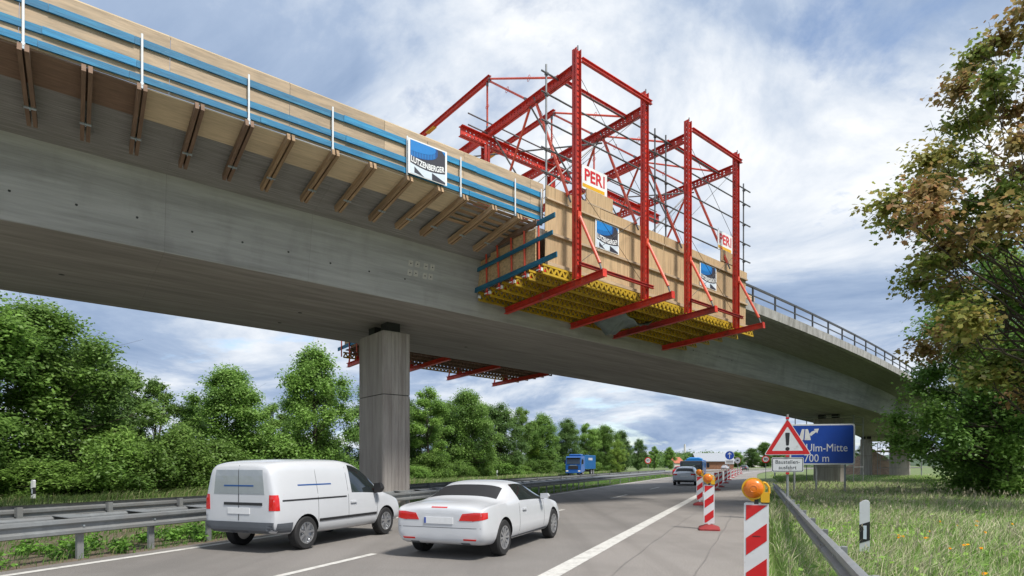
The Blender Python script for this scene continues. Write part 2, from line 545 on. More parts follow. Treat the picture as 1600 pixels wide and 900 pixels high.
class Board:
    """flat board: origin (centre), right and up vectors, normal towards the reader"""
    def __init__(s, org, right, up):
        s.o, s.r, s.u = Vector(org), Vector(right).normalized(), Vector(up).normalized()
        s.n = s.r.cross(s.u)

    def p(s, x, y, d=0.0):
        return s.o + s.r * x + s.u * y + s.n * d

    def plate(s, name, outline, d0, d1, mat, parent):
        m = MB(); m.prism([s.p(x, y, d0) for x, y in outline], s.n * (d1 - d0))
        return m.build(name, mat, parent)

    def polys(s, name, polys, d, mat, parent, thick=0.0015):
        m = MB()
        for q in polys:
            m.face([s.p(x, y, d) for x, y in q])
        return m.build(name, mat, parent)


def rrect(w, h, r, n=4):
    pts = []
    for cx_, cy_, a0 in ((w / 2 - r, h / 2 - r, 0), (-w / 2 + r, h / 2 - r, 90), (-w / 2 + r, -h / 2 + r, 180), (w / 2 - r, -h / 2 + r, 270)):
        for i in range(n + 1):
            a = R(a0 + 90 * i / n)
            pts.append((cx_ + r * math.cos(a), cy_ + r * math.sin(a)))
    return pts


def circle(r, n=32, cx_=0, cy_=0):
    return [(cx_ + r * math.cos(2 * math.pi * i / n), cy_ + r * math.sin(2 * math.pi * i / n)) for i in range(n)]


def perforated(m, A, B, up, depth, width, pitch=0.16, hole=0.037, t=0.012):
    """steel waler made of two channels back to back with a slot between; webs carry a row of round holes.
    depth is measured along up, width across."""
    A, B, up = Vector(A), Vector(B), Vector(up)
    x = (B - A); L = x.length; x.normalize()
    y = up.cross(x).normalized(); z = x.cross(y)
    gap = width * 0.13
    n = max(2, int(L / pitch)); st = L / n
    for sgn in (-1, 1):
        wy = sgn * gap / 2
        # flanges
        for sz in (-1, 1):
            c = y * (sgn * (gap / 2 + (width / 2 - gap / 2) / 2)) + z * (sz * (depth / 2 - t / 2))
            m.box(A + c, B + c, up, width / 2 - gap / 2, t)
        # lips that read as the outer edge of each channel
        # web with holes, two rows
        rows = ((-depth / 2, 0.0), (0.0, depth / 2))
        for i in range(n):
            x0, x1 = i * st, (i + 1) * st
            for (z0, z1) in rows:
                cxp, czp = (x0 + x1) / 2, (z0 + z1) / 2 + (0.012 if z0 < 0 else -0.012)
                ring = []
                corners = [(x1, czp), (x1, z1), (cxp, z1), (x0, z1), (x0, czp), (x0, z0), (cxp, z0), (x1, z0)]
                ins = [(cxp + hole * math.cos(a * math.pi / 4), czp + hole * math.sin(a * math.pi / 4)) for a in range(8)]
                for a in range(8):
                    b = (a + 1) % 8
                    q = [corners[a], corners[b], ins[b], ins[a]]
                    m.face([A + x * px + z * pz + y * wy for px, pz in q])
    # tie plates between the channels
    for f in (0.02, 0.35, 0.65, 0.98):
        c = A + x * (L * f)
        m.box(c - x * 0.05, c + x * 0.05, up, gap - 0.002, depth * 0.7)


def ibeam(m, A, B, up, h, w, t=0.018):
    A, B, up = Vector(A), Vector(B), Vector(up)
    x = (B - A).normalized(); y = up.cross(x).normalized(); z = x.cross(y)
    for sg in (-1, 1):
        c = z * (sg * (h / 2 - t / 2))
        m.box(A + c, B + c, up, w, t)
    m.box(A, B, up, t, h - 2 * t)


# ------------------------------------------------------------------ ground and roads
def sheet(name, pts, mat, z=0.0, thick=None):
    m = MB(); m.face([(p[0], p[1], z) for p in pts])
    o = m.build(name, mat); tag(o, kind='structure'); return o


def road_strip(name, s0, s1, t0, t1, z, mat, step=12.0, kind='structure', parent=None):
    m = MB(); n = max(1, int((t1 - t0) / step))
    for i in range(n):
        a, b = t0 + (t1 - t0) * i / n, t0 + (t1 - t0) * (i + 1) / n
        m.face([RP(s0, a, z), RP(s1, a, z), RP(s1, b, z), RP(s0, b, z)])
    o = m.build(name, mat, parent)
    if kind and parent is None: tag(o, kind=kind)
    return o


gm = MB()
for i in range(24):
    for j in range(24):
        a = lambda q: math.copysign(abs(q / 12.0 - 1) ** 3 * 6000, q - 12)
        gm.face([(a(i), a(j), -0.06), (a(i + 1), a(j), -0.06), (a(i + 1), a(j + 1), -0.06), (a(i), a(j + 1), -0.06)])
tag(gm.build('ground', M_GROUND), kind='structure')
near_road = road_strip('motorway_carriageway', -10.45, -2.72, -14, 520, 0.0, M_ASPH)
road_strip('hard_shoulder', -2.716, 0.22, -14, 520, 0.0005, M_ASPH2)
far_road = road_strip('opposite_carriageway', -26.2, -15.35, -40, 520, 0.0, M_ASPH2)
road_strip('soil_verge', -15.3, -10.5, -40, 200, -0.02, M_SOIL)
for nm, s, w in (('edge_line', -10.02, 0.17), ('edge_line', -2.75, 0.30)):
    road_strip(nm, s - w / 2, s + w / 2, -14, 420, 0.005, M_PAINT, parent=near_road)
for nm, s, w in (('edge_line', -15.85, 0.17), ('edge_line', -23.2, 0.3)):
    road_strip(nm, s - w / 2, s + w / 2, -40, 420, 0.005, M_PAINT, parent=far_road)
# lane dashes: phase read from the photograph
t = 6.2 - 12.6
for i in range(22):
    road_strip('lane_dash', -6.41, -6.27, t, t + 4.0, 0.005, M_PAINT, step=4, parent=near_road)
    road_strip('lane_dash', -19.6, -19.46, t, t + 4.0, 0.005, M_PAINT, step=4, parent=far_road)
    t += 11.6

shoulder = bpy.data.objects['hard_shoulder']
M_TAR = material('crack_sealer', (0.165, 0.153, 0.142), 0.6, var=.2, scale=8)
for s0_, t0_, t1_, sd2 in ((-1.9, 8, 26, 1), (-.75, 9, 40, 2), (-4.4, 18, 40, 5)):
    m = MB(); pts_ = []
    n_ = int((t1_ - t0_) / .4)
    for i in range(n_ + 1):
        t_ = t0_ + (t1_ - t0_) * i / n_
        pts_.append((s0_ + .05 * math.sin(t_ * .31 + sd2) + .015 * math.sin(t_ * 2.3 + sd2), t_, .008 + .006 * abs(math.sin(t_ * 1.7 + sd2))))
    for (a, ta, wa), (b_, tb, wb) in zip(pts_, pts_[1:]):
        m.face([RP(a - wa, ta, .0035), RP(a + wa, ta, .0035), RP(b_ + wb, tb, .0035), RP(b_ - wb, tb, .0035)])
    m.build('sealed_crack', M_TAR, shoulder if s0_ > -2.7 else near_road)

# ------------------------------------------------------------------ the bridge
bridge = empty('bridge', W(0, 0, 0) * 1.0, 'long curved grey concrete box girder bridge crossing over the motorway', 'bridge')
SEG = [-24.0, -16.5, -7.38, -3.93, 6.48, 17.0, 27.5, 38.0, 48.5, 59.0, 70.0, 81.0, 96.0]


def ksteps(a, b, st=1.5):
    n = max(1, int(math.ceil((b - a) / st)))
    return [a + (b - a) * i / n for i in range(n + 1)]


def strip(m, ks, p0, p1, v0=0.0):
    """ruled surface along the bridge between profile points p0 and p1 (o, z) with u along k"""
    d = math.hypot(p1[0] - p0[0], p1[1] - p0[1])
    for a, b in zip(ks, ks[1:]):
        m.face([W(a, *p0), W(b, *p0), W(b, *p1), W(a, *p1)], [(a, v0), (b, v0), (b, v0 + d), (a, v0 + d)])


WT = 1.75
for a, b in zip(SEG, SEG[1:]):
    g_ = 0.003
    ks = ksteps(a + g_, b - g_)
    m = MB()
    m.m = 0
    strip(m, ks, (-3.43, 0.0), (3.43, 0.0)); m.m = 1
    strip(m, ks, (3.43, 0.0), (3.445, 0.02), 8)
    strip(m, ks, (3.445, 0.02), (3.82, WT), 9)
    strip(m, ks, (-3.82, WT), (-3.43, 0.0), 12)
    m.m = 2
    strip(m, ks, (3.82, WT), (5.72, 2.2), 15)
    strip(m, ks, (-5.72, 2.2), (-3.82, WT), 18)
    m.m = 1
    strip(m, ks, (5.72, 2.2), (5.72, 2.5), 20)
    strip(m, ks, (5.72, 2.5), (-5.72, 2.5), 21)
    strip(m, ks, (-5.72, 2.5), (-5.72, 2.2), 33)
    ring = [(-3.43, 0), (3.43, 0), (3.445, .02), (3.82, WT), (5.72, 2.2), (5.72, 2.5), (-5.72, 2.5), (-5.72, 2.2), (-3.82, WT)]
    m.face([W(ks[0], *q) for q in ring]); m.face([W(ks[-1], *q) for q in ring][::-1])
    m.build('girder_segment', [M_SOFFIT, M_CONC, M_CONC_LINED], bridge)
# packing in the joints, set back from the faces
m = MB()
for k in SEG[1:-1]:
    ring = [(-3.425, .004), (3.425, .004), (3.44, .021), (3.815, WT + .004), (5.714, 2.204), (5.714, 2.494), (-5.714, 2.494), (-5.714, 2.204), (-3.815, WT + .004)]
    m.sweep([[W(k - .004, *q) for q in ring], [W(k + .004, *q) for q in ring]])
m.build('joint_filler', M_JOINT, bridge)
# board line along the soffit
m = MB()
for a, b in zip(ksteps(-24, 60), ksteps(-24, 60)[1:]):
    m.face([W(a, -1.16, -0.002), W(b, -1.16, -0.002), W(b, -1.145, -0.002), W(a, -1.145, -0.002)])
m.build('soffit_board_line', M_JOINT, bridge)
# tie holes
for i in range(28):
    k = -13.7 + 1.15 * i
    if 0 < k < 13: continue
    z = 0.63 + (0.02 * ((i * 7) % 3 - 1))
    d, n, u = axes(k)
    c = W(k, 3.445 + 0.375 * (z - .02) / (WT - .02), z)
    m = MB(); m.prism([c + d * (0.028 * math.cos(a_ * math.pi / 4)) + u * (0.028 * math.sin(a_ * math.pi / 4)) + n * 0.004 for a_ in range(8)], -n * 0.03)
    m.build('tie_hole', M_DARKC, bridge)
for k, z in ((-0.91, 1.13), (-0.68, 1.15), (-0.39, 1.15), (-0.16, 1.17), (-0.91, 0.86), (-0.71, 0.88), (-0.39, 0.87), (-0.19, 0.88)):
    d, n, u = axes(k)
    c = W(k, 3.445 + 0.375 * (z - .02) / (WT - .02), z)
    m = MB(); m.prism([c + d * (x * 0.075) + u * (y * 0.085) + n * (0.006 + .216 * y * .085) for x, y in ((-1, -.8), (-.7, -1), (.8, -1), (1, -.7), (1, .8), (.8, 1), (-.9, 1), (-1, .7))], -n * 0.03)
    o_ = m.build('mortar_patch', M_PATCH, bridge)
    m = MB(); m.prism([c + d * (0.022 * math.cos(a_ * math.pi / 4)) + u * (0.022 * math.sin(a_ * math.pi / 4)) + n * 0.010 for a_ in range(8)], -n * 0.02)
    m.build('anchor_hole', M_DARKC, bridge)
for k, o in ((-3.0, -0.1), (-3.1, -2.0), (4.2, -0.9), (-9.4, -0.4)):
    c = W(k, o, -0.003); d, n, u = axes(k)
    m = MB(); m.prism([c + d * (0.07 * math.cos(a_ * math.pi / 5)) + n * (0.07 * math.sin(a_ * math.pi / 5)) for a_ in range(10)], u * 0.02)
    m.build('drain_hole', M_DARKC, bridge)
# finished edge beam and railing beyond the formwork carriage
ks_f = [13.2 + 4.3 * i for i in range(20)]
for a, b in zip(ks_f, ks_f[1:]):
    m = MB(); kk = ksteps(a + .006, b - .006, 1.5)
    ring = [(5.56, 2.17), (5.88, 2.18), (5.90, 2.60), (5.45, 2.63), (5.45, 2.505), (5.56, 2.505)]
    rings = [[W(k, *q) for q in ring] for k in kk]
    per = [0, .32, .74, 1.19, 1.3, 1.4, 1.75]
    m.sweep(rings, caps=True, uvs=[[(k, v) for v in per] for k in kk])
    m.build('edge_beam', M_FASCIA, bridge)
railing = MB()
kp = [13.16 + 2.15 * i for i in range(34)]
for k in kp:
    c = W(k, 5.72, 2.6); d, n, u = axes(k)
    bar('railing_post', c, c + u * 0.74, d, 0.07, 0.07, M_RAILP, bridge)
for a, b in zip(kp, kp[1:]):
    for z, h, w in ((3.37, 0.075, 0.1), (2.99, 0.045, 0.05)):
        bar('railing_rail', W(a + .002, 5.72, z), W(b - .002, 5.72, z), (0, 0, 1), w, h, M_RAILP, bridge)
# far edge of the deck, seen from other viewpoints
m = MB()
kk = ksteps(-24, 96, 3)
ring = [(-5.56, 2.17), (-5.88, 2.18), (-5.90, 2.60), (-5.45, 2.63), (-5.45, 2.505), (-5.56, 2.505)]
m.sweep([[W(k, *q) for q in ring] for k in kk], caps=True, uvs=[[(k, v) for v in per] for k in kk])
m.build('edge_beam', M_FASCIA, bridge)


def pier(k, o, wn_, wd, label, ztop=None, ribs=True, group=None, gap=0.36):
    d, n, u = axes(k)
    c = W(k, o, 0)
    top = c.z - gap if ztop is None else ztop
    e = empty('bridge_pier', (c.x, c.y, -0.2), label, 'pier', group)
    # plan outline with shallow upright board grooves and chamfered corners
    def plan(wn2, wd2, groove):
        pts = []
        ch = 0.05
        def edge(p, q, outv):
            L = (q - p).length; nn = max(2, int(L / 0.125)); dv = (q - p) / nn
            for i in range(nn):
                b0 = p + dv * i
                pts.append(b0)
                if groove:
                    pts.append(b0 + dv * 0.80)
                    pts.append(b0 + dv * 0.86 - outv * 0.012)
                    pts.append(b0 + dv * 0.94 - outv * 0.012)
        a, b = wn2 / 2, wd2 / 2
        V = lambda x, y: n * x + d * y
        cs = [(V(a, -b + ch), V(a, b - ch), n), (V(a - ch, b), V(-a + ch, b), d), (V(-a, b - ch), V(-a, -b + ch), -n), (V(-a + ch, -b), V(a - ch, -b), -d)]
        for p, q, ov in cs:
            edge(p, q, ov); pts.append(q)
        return pts
    base = Vector((c.x, c.y, 0))
    z0, z1 = -0.2, top - 2.2
    blocks = [(z0, z1 - 0.015), (z1 + 0.015, top - 0.02)]
    pl = plan(wn_, wd, ribs)
    for a, b in blocks:
        m = MB(); m.sweep([[base + p + Vector((0, 0, a)) for p in pl], [base + p + Vector((0, 0, b)) for p in pl]], caps=True)
        m.build('shaft', M_PIER, e)
    m = MB(); pl2 = plan(wn_ - .05, wd - .05, False)
    m.sweep([[base + p + Vector((0, 0, z1 - .02)) for p in pl2], [base + p + Vector((0, 0, z1 + .02)) for p in pl2]], caps=True)
    m.build('construction_joint', M_DARKC, e)
    m = MB(); m.box(base + Vector((0, 0, top - .02)) - n * (wn_ * .46), base + Vector((0, 0, top - .02)) + n * (wn_ * .46), u, wd * .9, 0.08)
    m.build('cap', M_PIER, e)
    for sg in (-1, 1):
        cc = base + n * (sg * wn_ * 0.25)
        m = MB(); m.box(cc + Vector((0, 0, top + .02)), cc + Vector((0, 0, c.z + 0.004)), d, min(.5, wd * .6), .5)
        m.build('bearing', M_BLACK, e)
    return e


pier(0.0, 0.0, 2.0, 1.06, 'tall grooved concrete bridge pier standing in the median behind the white cars')
pier(42.4, 0.0, 2.1, 1.1, 'concrete bridge pier standing in the grass right behind the blue motorway sign')
pier(78.0, 1.2, 2.2, 2.2, 'squat concrete pier wrapped by a scaffold platform under the far bridge end', ribs=False)
pier(79.0, -2.6, 1.3, 1.3, 'narrow far concrete pier beside the heap of bare earth', ribs=False)
# dark recess plates above the bearings
# ------------------------------------------------------------------ edge formwork on the left half of the bridge
FO = 6.30
edge_form = empty('edge_formwork', W(-4, FO, 2.3), 'plywood edge formwork with three blue planks along the left bridge deck', 'formwork')
U3 = Vector((0, 0, 1))
seams = [-14.6, -12.27, -9.94, -7.61, -5.28, -3.01, -0.7, 1.62, 2.12]
random.seed(3)
for a, b in zip(seams, seams[1:]):
    bar('plywood_panel', W(a + .004, FO - .012, 2.935), W(b - .004, FO - .012, 2.935), U3, 0.024, 1.17, M_PLY, edge_form)
    bar('panel_cap_board', W(a + .003, FO - .05, 3.535), W(b - .003, FO - .05, 3.535), U3, 0.1, 0.024, M_NEWWOOD, edge_form)
for z, joints, th in ((3.175, [-14.6, -9.53, -8.21, -4.05, -0.3, 2.05], 0.15), (2.72, [-14.6, -9.62, -8.18, -4.0, -0.3, 2.05], 0.14), (2.455, [-14.6, -9.68, -8.3, -5.9, -2.5, -0.55, 2.05], 0.13)):
    for i, (a, b) in enumerate(zip(joints, joints[1:])):
        dz = random.uniform(-.012, .012)
        bar('blue_plank', W(a + .002, FO + .024 + (i % 2) * .012, z + dz), W(b - .002, FO + .024 + (i % 2) * .012, z + dz * .3), U3, 0.04, th, M_BLUE, edge_form)
bk = [(-13.0, -13.0), (-11.95, -11.95), (-10.9, -10.85), (-9.88, -9.83), (-8.96, -8.96), (-8.09, -8.09), (-7.09, -7.14), (-6.14, -6.22), (-5.28, -5.37), (-4.27, -4.40), (-3.35, -3.5), (-2.37, -2.55), (-1.48, -1.76), (-0.71, -0.98), (0.24, -0.02), (1.13, 0.88)]
for i, (ka, kb) in enumerate(bk):
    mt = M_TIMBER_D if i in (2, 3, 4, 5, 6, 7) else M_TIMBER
    d, n, u = axes(ka)
    A, B = W(kb, 4.5, 1.765), W(ka, 6.42, 2.255)
    br = empty('bracket_beam', (B + U3 * 0.0))
    br.parent = edge_form; br.location = B - edge_form.location
    for sg in (-1, 1):
        m = MB(); off = d * (sg * 0.053)
        m.box(A + off, B + off, U3, 0.07, 0.15)
        m.build('timber_half', mt, br)
    c = A.lerp(B, 0.28)
    x = (B - A).normalized(); dn = x.cross(d).normalized()
    if dn.z > 0: dn = -dn
    bar('washer_plate', c + dn * 0.086 - d * 0.10, c + dn * 0.086 + d * 0.10, dn, 0.05, 0.02, M_ZINC, br)
    pipe('anchor_rod', c + dn * 0.14, c - dn * 0.12, 0.012, M_ZINC, br, 6)
# deck boards resting on the brackets
kb_ = [-14.5, -10.9, -8.09, -6.14, -4.27, -2.37, -0.75]
for a, b in zip(kb_, kb_[1:]):
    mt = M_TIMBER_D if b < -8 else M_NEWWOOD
    for j in range(2):
        o0 = 5.675 + 0.405 * j
        z_ = 1.87 + .255 * (o0 - 4.5)
        m = MB(); kk = (a + .002, b - .002)
        rings = [[W(q, o0 + x_, z_ + .255 * x_ + y_) for x_, y_ in ((-.202, -.012), (.202, -.012), (.202, .012), (-.202, .012))] for q in kk]
        rv = random.uniform(0, 9)
        m.sweep(rings, caps=True, uvs=[[(q + rv, rv + v_) for v_ in (0, .4, .43, .83, .86)] for q in kk])
        m.build('deck_board', mt, edge_form)
for j, o0 in enumerate((5.3, 5.52, 5.76, 6.0, 6.2)):
    bar('deck_board', W(-0.74, o0, 1.868 + .255 * (o0 - 4.5)), W(1.95, o0, 1.868 + .255 * (o0 - 4.5)), U3, 0.15, 0.022, M_TIMBER, edge_form)
bar('edge_batten', W(-14.5, FO + .02, 2.352), W(2.0, FO + .02, 2.352), U3, 0.05, 0.03, M_NEWWOOD, edge_form)
for k in (-11.9, -9.88, -8.09, -6.15, -4.33, -2.43, -0.85, 0.99, 1.97):
    m = MB()
    m.tube(W(k, FO + .085, 2.3), W(k, FO + .085, 3.32), 0.022, 8)
    m.build('guard_post', M_WHITEP, edge_form, smooth=True)
    bar('post_foot', W(k, FO + .075, 2.24), W(k, FO + .075, 2.36), axes(k)[0], 0.05, 0.06, M_ZINC, edge_form)

# ------------------------------------------------------------------ printed banners
LOGO_TEXT = text_polys('LUTZENBERGER', 1.0, 'CENTER', 0.03)
xs = [p[0] for q in LOGO_TEXT for p in q]; TXW = max(xs) - min(xs); TXC = (max(xs) + min(xs)) / 2


def banner(k0, k1, o, z0, z1, label, thick=0.02, tie=True):
    kc = (k0 + k1) / 2
    A, B = W(k0, o, 0), W(k1, o, 0)
    w = (Vector((B.x, B.y, 0)) - Vector((A.x, A.y, 0))).length
    h = z1 - z0
    cz = W(kc, o, (z0 + z1) / 2)
    e = empty('banner', W(kc, o, z0), label, 'banner', 'printed company banners on the formwork')
    slope = (B - A).normalized()
    b = Board(cz, slope, U3)
    b.n = axes(kc)[1]
    X = lambda f: (f - .5) * w
    Y = lambda f: (f - .5) * h
    b.plate('sheet', [(X(0), Y(0)), (X(1), Y(0)), (X(1), Y(1)), (X(0), Y(1))], 0, thick, M_WHITE, e)
    d = thick
    b.polys('charcoal_field', [[(X(.05), Y(.22)), (X(.95), Y(.22)), (X(.95), Y(.96)), (X(.05), Y(.96))]], d + .002, M_INK, e)
    b.polys('blue_corner', [[(X(.86), Y(.96)), (X(.95), Y(.84)), (X(.95), Y(.96))]], d + .004, M_LOGOB, e)
    low = [(.05, .50), (.20, .50), (.36, .515), (.50, .55), (.62, .605), (.70, .67), (.745, .75), (.755, .84), (.74, .96), (.05, .96)]
    up_ = [(.05, .66), (.20, .66), (.36, .675), (.50, .705), (.60, .75), (.67, .81), (.70, .87), (.69, .93), (.66, .96), (.05, .96)]
    b.polys('drum_side', [[(X(x), Y(y)) for x, y in low]], d + .004, M_LOGOB2, e)
    fl = lambda x, P_: next(a[1] + (c[1] - a[1]) * (x - a[0]) / (c[0] - a[0]) for a, c in zip(P_, P_[1:]) if a[0] <= x <= c[0])
    flutes = []
    for i in range(16):
        x0 = .06 + .04 * i
        if x0 + .022 < .70: flutes.append([(X(x0), Y(fl(x0, low) + .015)), (X(x0 + .022), Y(fl(x0 + .022, low) + .015)), (X(x0 + .022), Y(min(.9, fl(x0 + .022, low) + .17))), (X(x0), Y(min(.9, fl(x0, low) + .17)))])
    b.polys('drum_flute', flutes, d + .006, M_LOGOB, e)
    b.polys('drum_top', [[(X(x), Y(y)) for x, y in up_]], d + .008, M_LOGOB, e)
    # lettering bent along a shallow arc
    sx, sy = w * .86 / TXW, h * .27
    tp = []
    for q in LOGO_TEXT:
        tp.append([((x - TXC) * sx, Y(.355) + y * sy * .85 + h * .075 * (((x - TXC) / (TXW / 2)) ** 2)) for x, y in q])
    arc = [(X(.05 + .9 * i / 12), Y(.235) + h * .08 * ((i / 6 - 1) ** 2)) for i in range(13)]
    b.polys('lower_field', [[(X(.05), Y(.02)), (X(.95), Y(.02))] + arc[::-1]], d + .004, M_PALE, e)
    b.polys('lettering', tp, d + .007, M_WHITE, e)
    b.polys('dark_wedge', [[(X(.15), Y(.06)), (X(.40), Y(.02)), (X(.15), Y(.23))]], d + .006, M_INK, e)
    b.polys('dark_wedge', [[(X(.60), Y(.02)), (X(.95), Y(.02)), (X(.95), Y(.07)), (X(.60), Y(.22))]], d + .006, M_INK, e)
    if tie:
        pipe('eyelet_tie', b.p(X(.5), Y(1.0), d), b.p(X(.5), Y(1.1), -.02), 0.006, M_BLACK, e, 5)
    return e


banner(-2.44, -1.32, FO + .14, 2.36, 3.26, 'printed logo banner hung on the blue planks left of the red carriage')

# ------------------------------------------------------------------ formwork carriage, near side
PO = 7.08
FK = [2.75, 5.85, 8.24, 11.44]
car = empty('formwork_carriage', W(7, 6.6, 0.4), 'red steel formwork carriage with plywood wall hanging on the near bridge edge', 'formwork carriage')


def rod(name, A, B, r, mat, n=6):
    return pipe(name, A, B, r, mat, car, n)


for i, k in enumerate(FK):
    d, n, u = axes(k)
    m = MB(); perforated(m, W(k, PO, 0.62), W(k, PO, 7.50), d, 0.20, 0.20)
    m.build('upright_post', M_RED, car)
    m = MB(); m.tube(W(k, PO + .05, 7.48), W(k, PO + .05, 7.60), .02); m.tube(W(k, PO - .05, 7.48), W(k, PO - .05, 7.56), .02)
    m.build('post_bolt', M_TUBE, car)
    # transverse beam across the deck
    m = MB(); perforated(m, W(k, -5.0, 6.80), W(k, PO - .11, 6.93), u, 0.26, 0.2)
    m.build('transverse_beam', M_RED, car)
    # strut frame above the transverse beam
    m = MB(); perforated(m, W(k, -4.6, 8.76), W(k, 2.72, 8.84), u, 0.17, 0.14, hole=.02)
    m.build('upper_beam', M_RED, car)
    for sg, (a, b, f) in enumerate((((2.66, 8.82), (6.2, 7.10), .62), ((2.66, 8.75), (4.75, 7.10), .5), ((2.56, 8.72), (2.56, 7.02), .5))):
        A, B = W(k, *a), W(k, *b)
        o_ = rod('strut_tube', A, B, 0.035, M_RED2, 8)
        c = A.lerp(B, f); t_ = (B - A).normalized()
        m = MB(); sd_ = d
        upv = t_.cross(sd_).normalized()
        ring = [c + upv * (0.10 * math.cos(q * math.pi / 6)) + t_ * (0.06 * math.sin(q * math.pi / 6)) for q in range(12)]
        for q in range(12): m.tube(ring[q], ring[(q + 1) % 12], .008, 5, cap=False)
        m.build('spindle_handle', M_RED2, car)
        for e0, e1 in ((A, A + t_ * .12), (B, B - t_ * .14)):
            m = MB(); m.tube(e0, e1, .045, 8); m.build('spindle_nut', M_TUBE, car)
    m = MB(); m.box(W(k, -1.6, 8.69), W(k, -1.0, 8.70), u, .16, .04); m.build('lashing_strap', M_ORANGE_STRAP, car)
    # inner diagonals
    rod('diagonal_tube', W(k, 5.25, 6.72), W(k, 6.72, 3.25), 0.05, M_RED2, 8)
    rod('diagonal_spindle', W(k, 6.70, 3.30), W(k, 6.82, 3.02), 0.028, M_TUBE, 6)
    rod('diagonal_spindle', W(k, 5.12, 7.02), W(k, 5.30, 6.60), 0.03, M_TUBE, 6)
    rod('diagonal_tube', W(k, 4.9, 6.72), W(k, 3.55, 4.55), 0.042, M_RED2, 8)
    rod('diagonal_spindle', W(k, 4.98, 6.84), W(k, 4.84, 6.62), 0.026, M_TUBE, 6)
    # lower beam with its strut
    m = MB(); ibeam(m, W(k, 3.62, .34), W(k, 8.2, .545), u, 0.20, 0.15)
    m.build('lower_beam', M_RED3 if i == 2 else M_RED, car)
    bar('beam_end_plate', W(k, 8.2, .545) , W(k, 8.215, .546), u, .17, .23, M_RED, car)
    rod('strut_tube', W(k, PO + .14, 2.45), W(k, 8.02, 0.86), 0.047, M_RED2, 8)
    rod('strut_spindle', W(k, 8.0, 0.90), W(k, 8.1, 0.63), 0.026, M_TUBE, 6)
    m = MB(); m.box(W(k, PO + .10, 2.36), W(k, PO + .10, 2.62), n, .12, .06); m.build('strut_bracket', M_RED2, car)
    # legs standing on the deck
    m = MB(); perforated(m, W(k - .25, 2.8, 2.52), W(k - .25, 2.8, 6.24), n, 0.22, 0.24)
    m.build('deck_leg', M_RED, car)
    m = MB(); m.box(W(k - .25, 2.62, 2.53), W(k - .25, 2.98, 2.53), u, .4, .04); m.build('foot_plate', M_RED3, car)
# longitudinal beams on the legs
for a, b in ((1.45, 6.6), (7.0, 12.3)):
    m = MB(); perforated(m, W(a, 2.8, 6.44), W(b, 2.8, 6.44), U3, 0.34, 0.24)
    m.build('longitudinal_beam', M_RED, car)
for a, b in ((2.85, 6.05), (8.34, 11.64)):
    m = MB(); ibeam(m, W(a, PO + .01 + .11, 7.19), W(b, PO + .12, 7.19), U3, 0.13, 0.10)
    m.build('tie_beam', M_RED, car)
    m = MB(); perforated(m, W(a - .05, 6.15, 7.16), W(b + .1, 6.15, 7.16), U3, 0.13, 0.10, pitch=.11, hole=.02)
    m.build('tie_beam', M_RED, car)
    m = MB(); ibeam(m, W(a - .1, PO + .12, 1.06), W(b + .1, PO + .12, 1.06), U3, 0.10, 0.09)
    m.build('tie_beam', M_RED3, car)
    # crossed wire bracing
    for z0, z1 in ((7.0, 4.0), (4.0, 7.0), (3.6, 1.1), (1.1, 3.6)):
        rod('bracing_wire', W(a, PO - .12, z0), W(b, PO - .12, z1), 0.009, M_BLACK, 4)
    for z0, z1 in ((6.9, 3.5), (3.5, 6.9)):
        rod('bracing_wire', W(a, 5.1, z0), W(b, 5.1, z1), 0.008, M_BLACK, 4)
for a, b in ((2.75, 5.85), (8.24, 11.44)):
    for oo in (5.0, 2.9):
        rod('bracing_tube', W(a, oo, 6.7), W(b, oo, 3.7), 0.03, M_TUBE, 6)
        rod('bracing_tube', W(b, oo, 6.7), W(a, oo, 3.7), 0.03, M_TUBE, 6)
    rod('bracing_tube', W(a, 1.2, 6.6), W(b, 5.2, 6.6), .028, M_TUBE, 6)
# scaffold guard rails of the carriage
for z in (6.98, 6.36, 5.50, 4.67, 3.95):
    rod('scaffold_tube', W(2.05, 6.3, z), W(8.2, 6.3, z + .01), 0.028, M_TUBE, 7)
    rod('scaffold_tube', W(7.3, 6.36, z - .03), W(13.85, 6.36, z), 0.028, M_TUBE, 7)
for z in (7.3, 6.9):
    rod('scaffold_tube', W(1.9, 2.6, z), W(12.4, 2.6, z), 0.026, M_TUBE, 7)
    rod('scaffold_tube', W(1.9, -0.5, z - .35), W(12.4, -0.5, z - .35), 0.026, M_TUBE, 7)
for k, z0 in ((2.28, 3.3), (7.45, 3.2), (8.08, 3.2), (13.5, 2.6)):
    rod('scaffold_standard', W(k, 6.25, z0), W(k, 6.25, 7.28), 0.03, M_GALV if k < 3 else M_TUBE, 8)
    for z in (6.98, 6.36, 5.50, 4.67, 3.95):
        m = MB(); c = W(k, 6.27, z); d, n, u = axes(k); m.box(c - u * .035, c + u * .035, d, .09, .1); m.build('scaffold_coupler', M_TUBE, car)
rod('timber_pole', W(4.6, 5.2, 4.25), W(7.6, 4.6, 4.25), .05, M_TIMBER, 8)

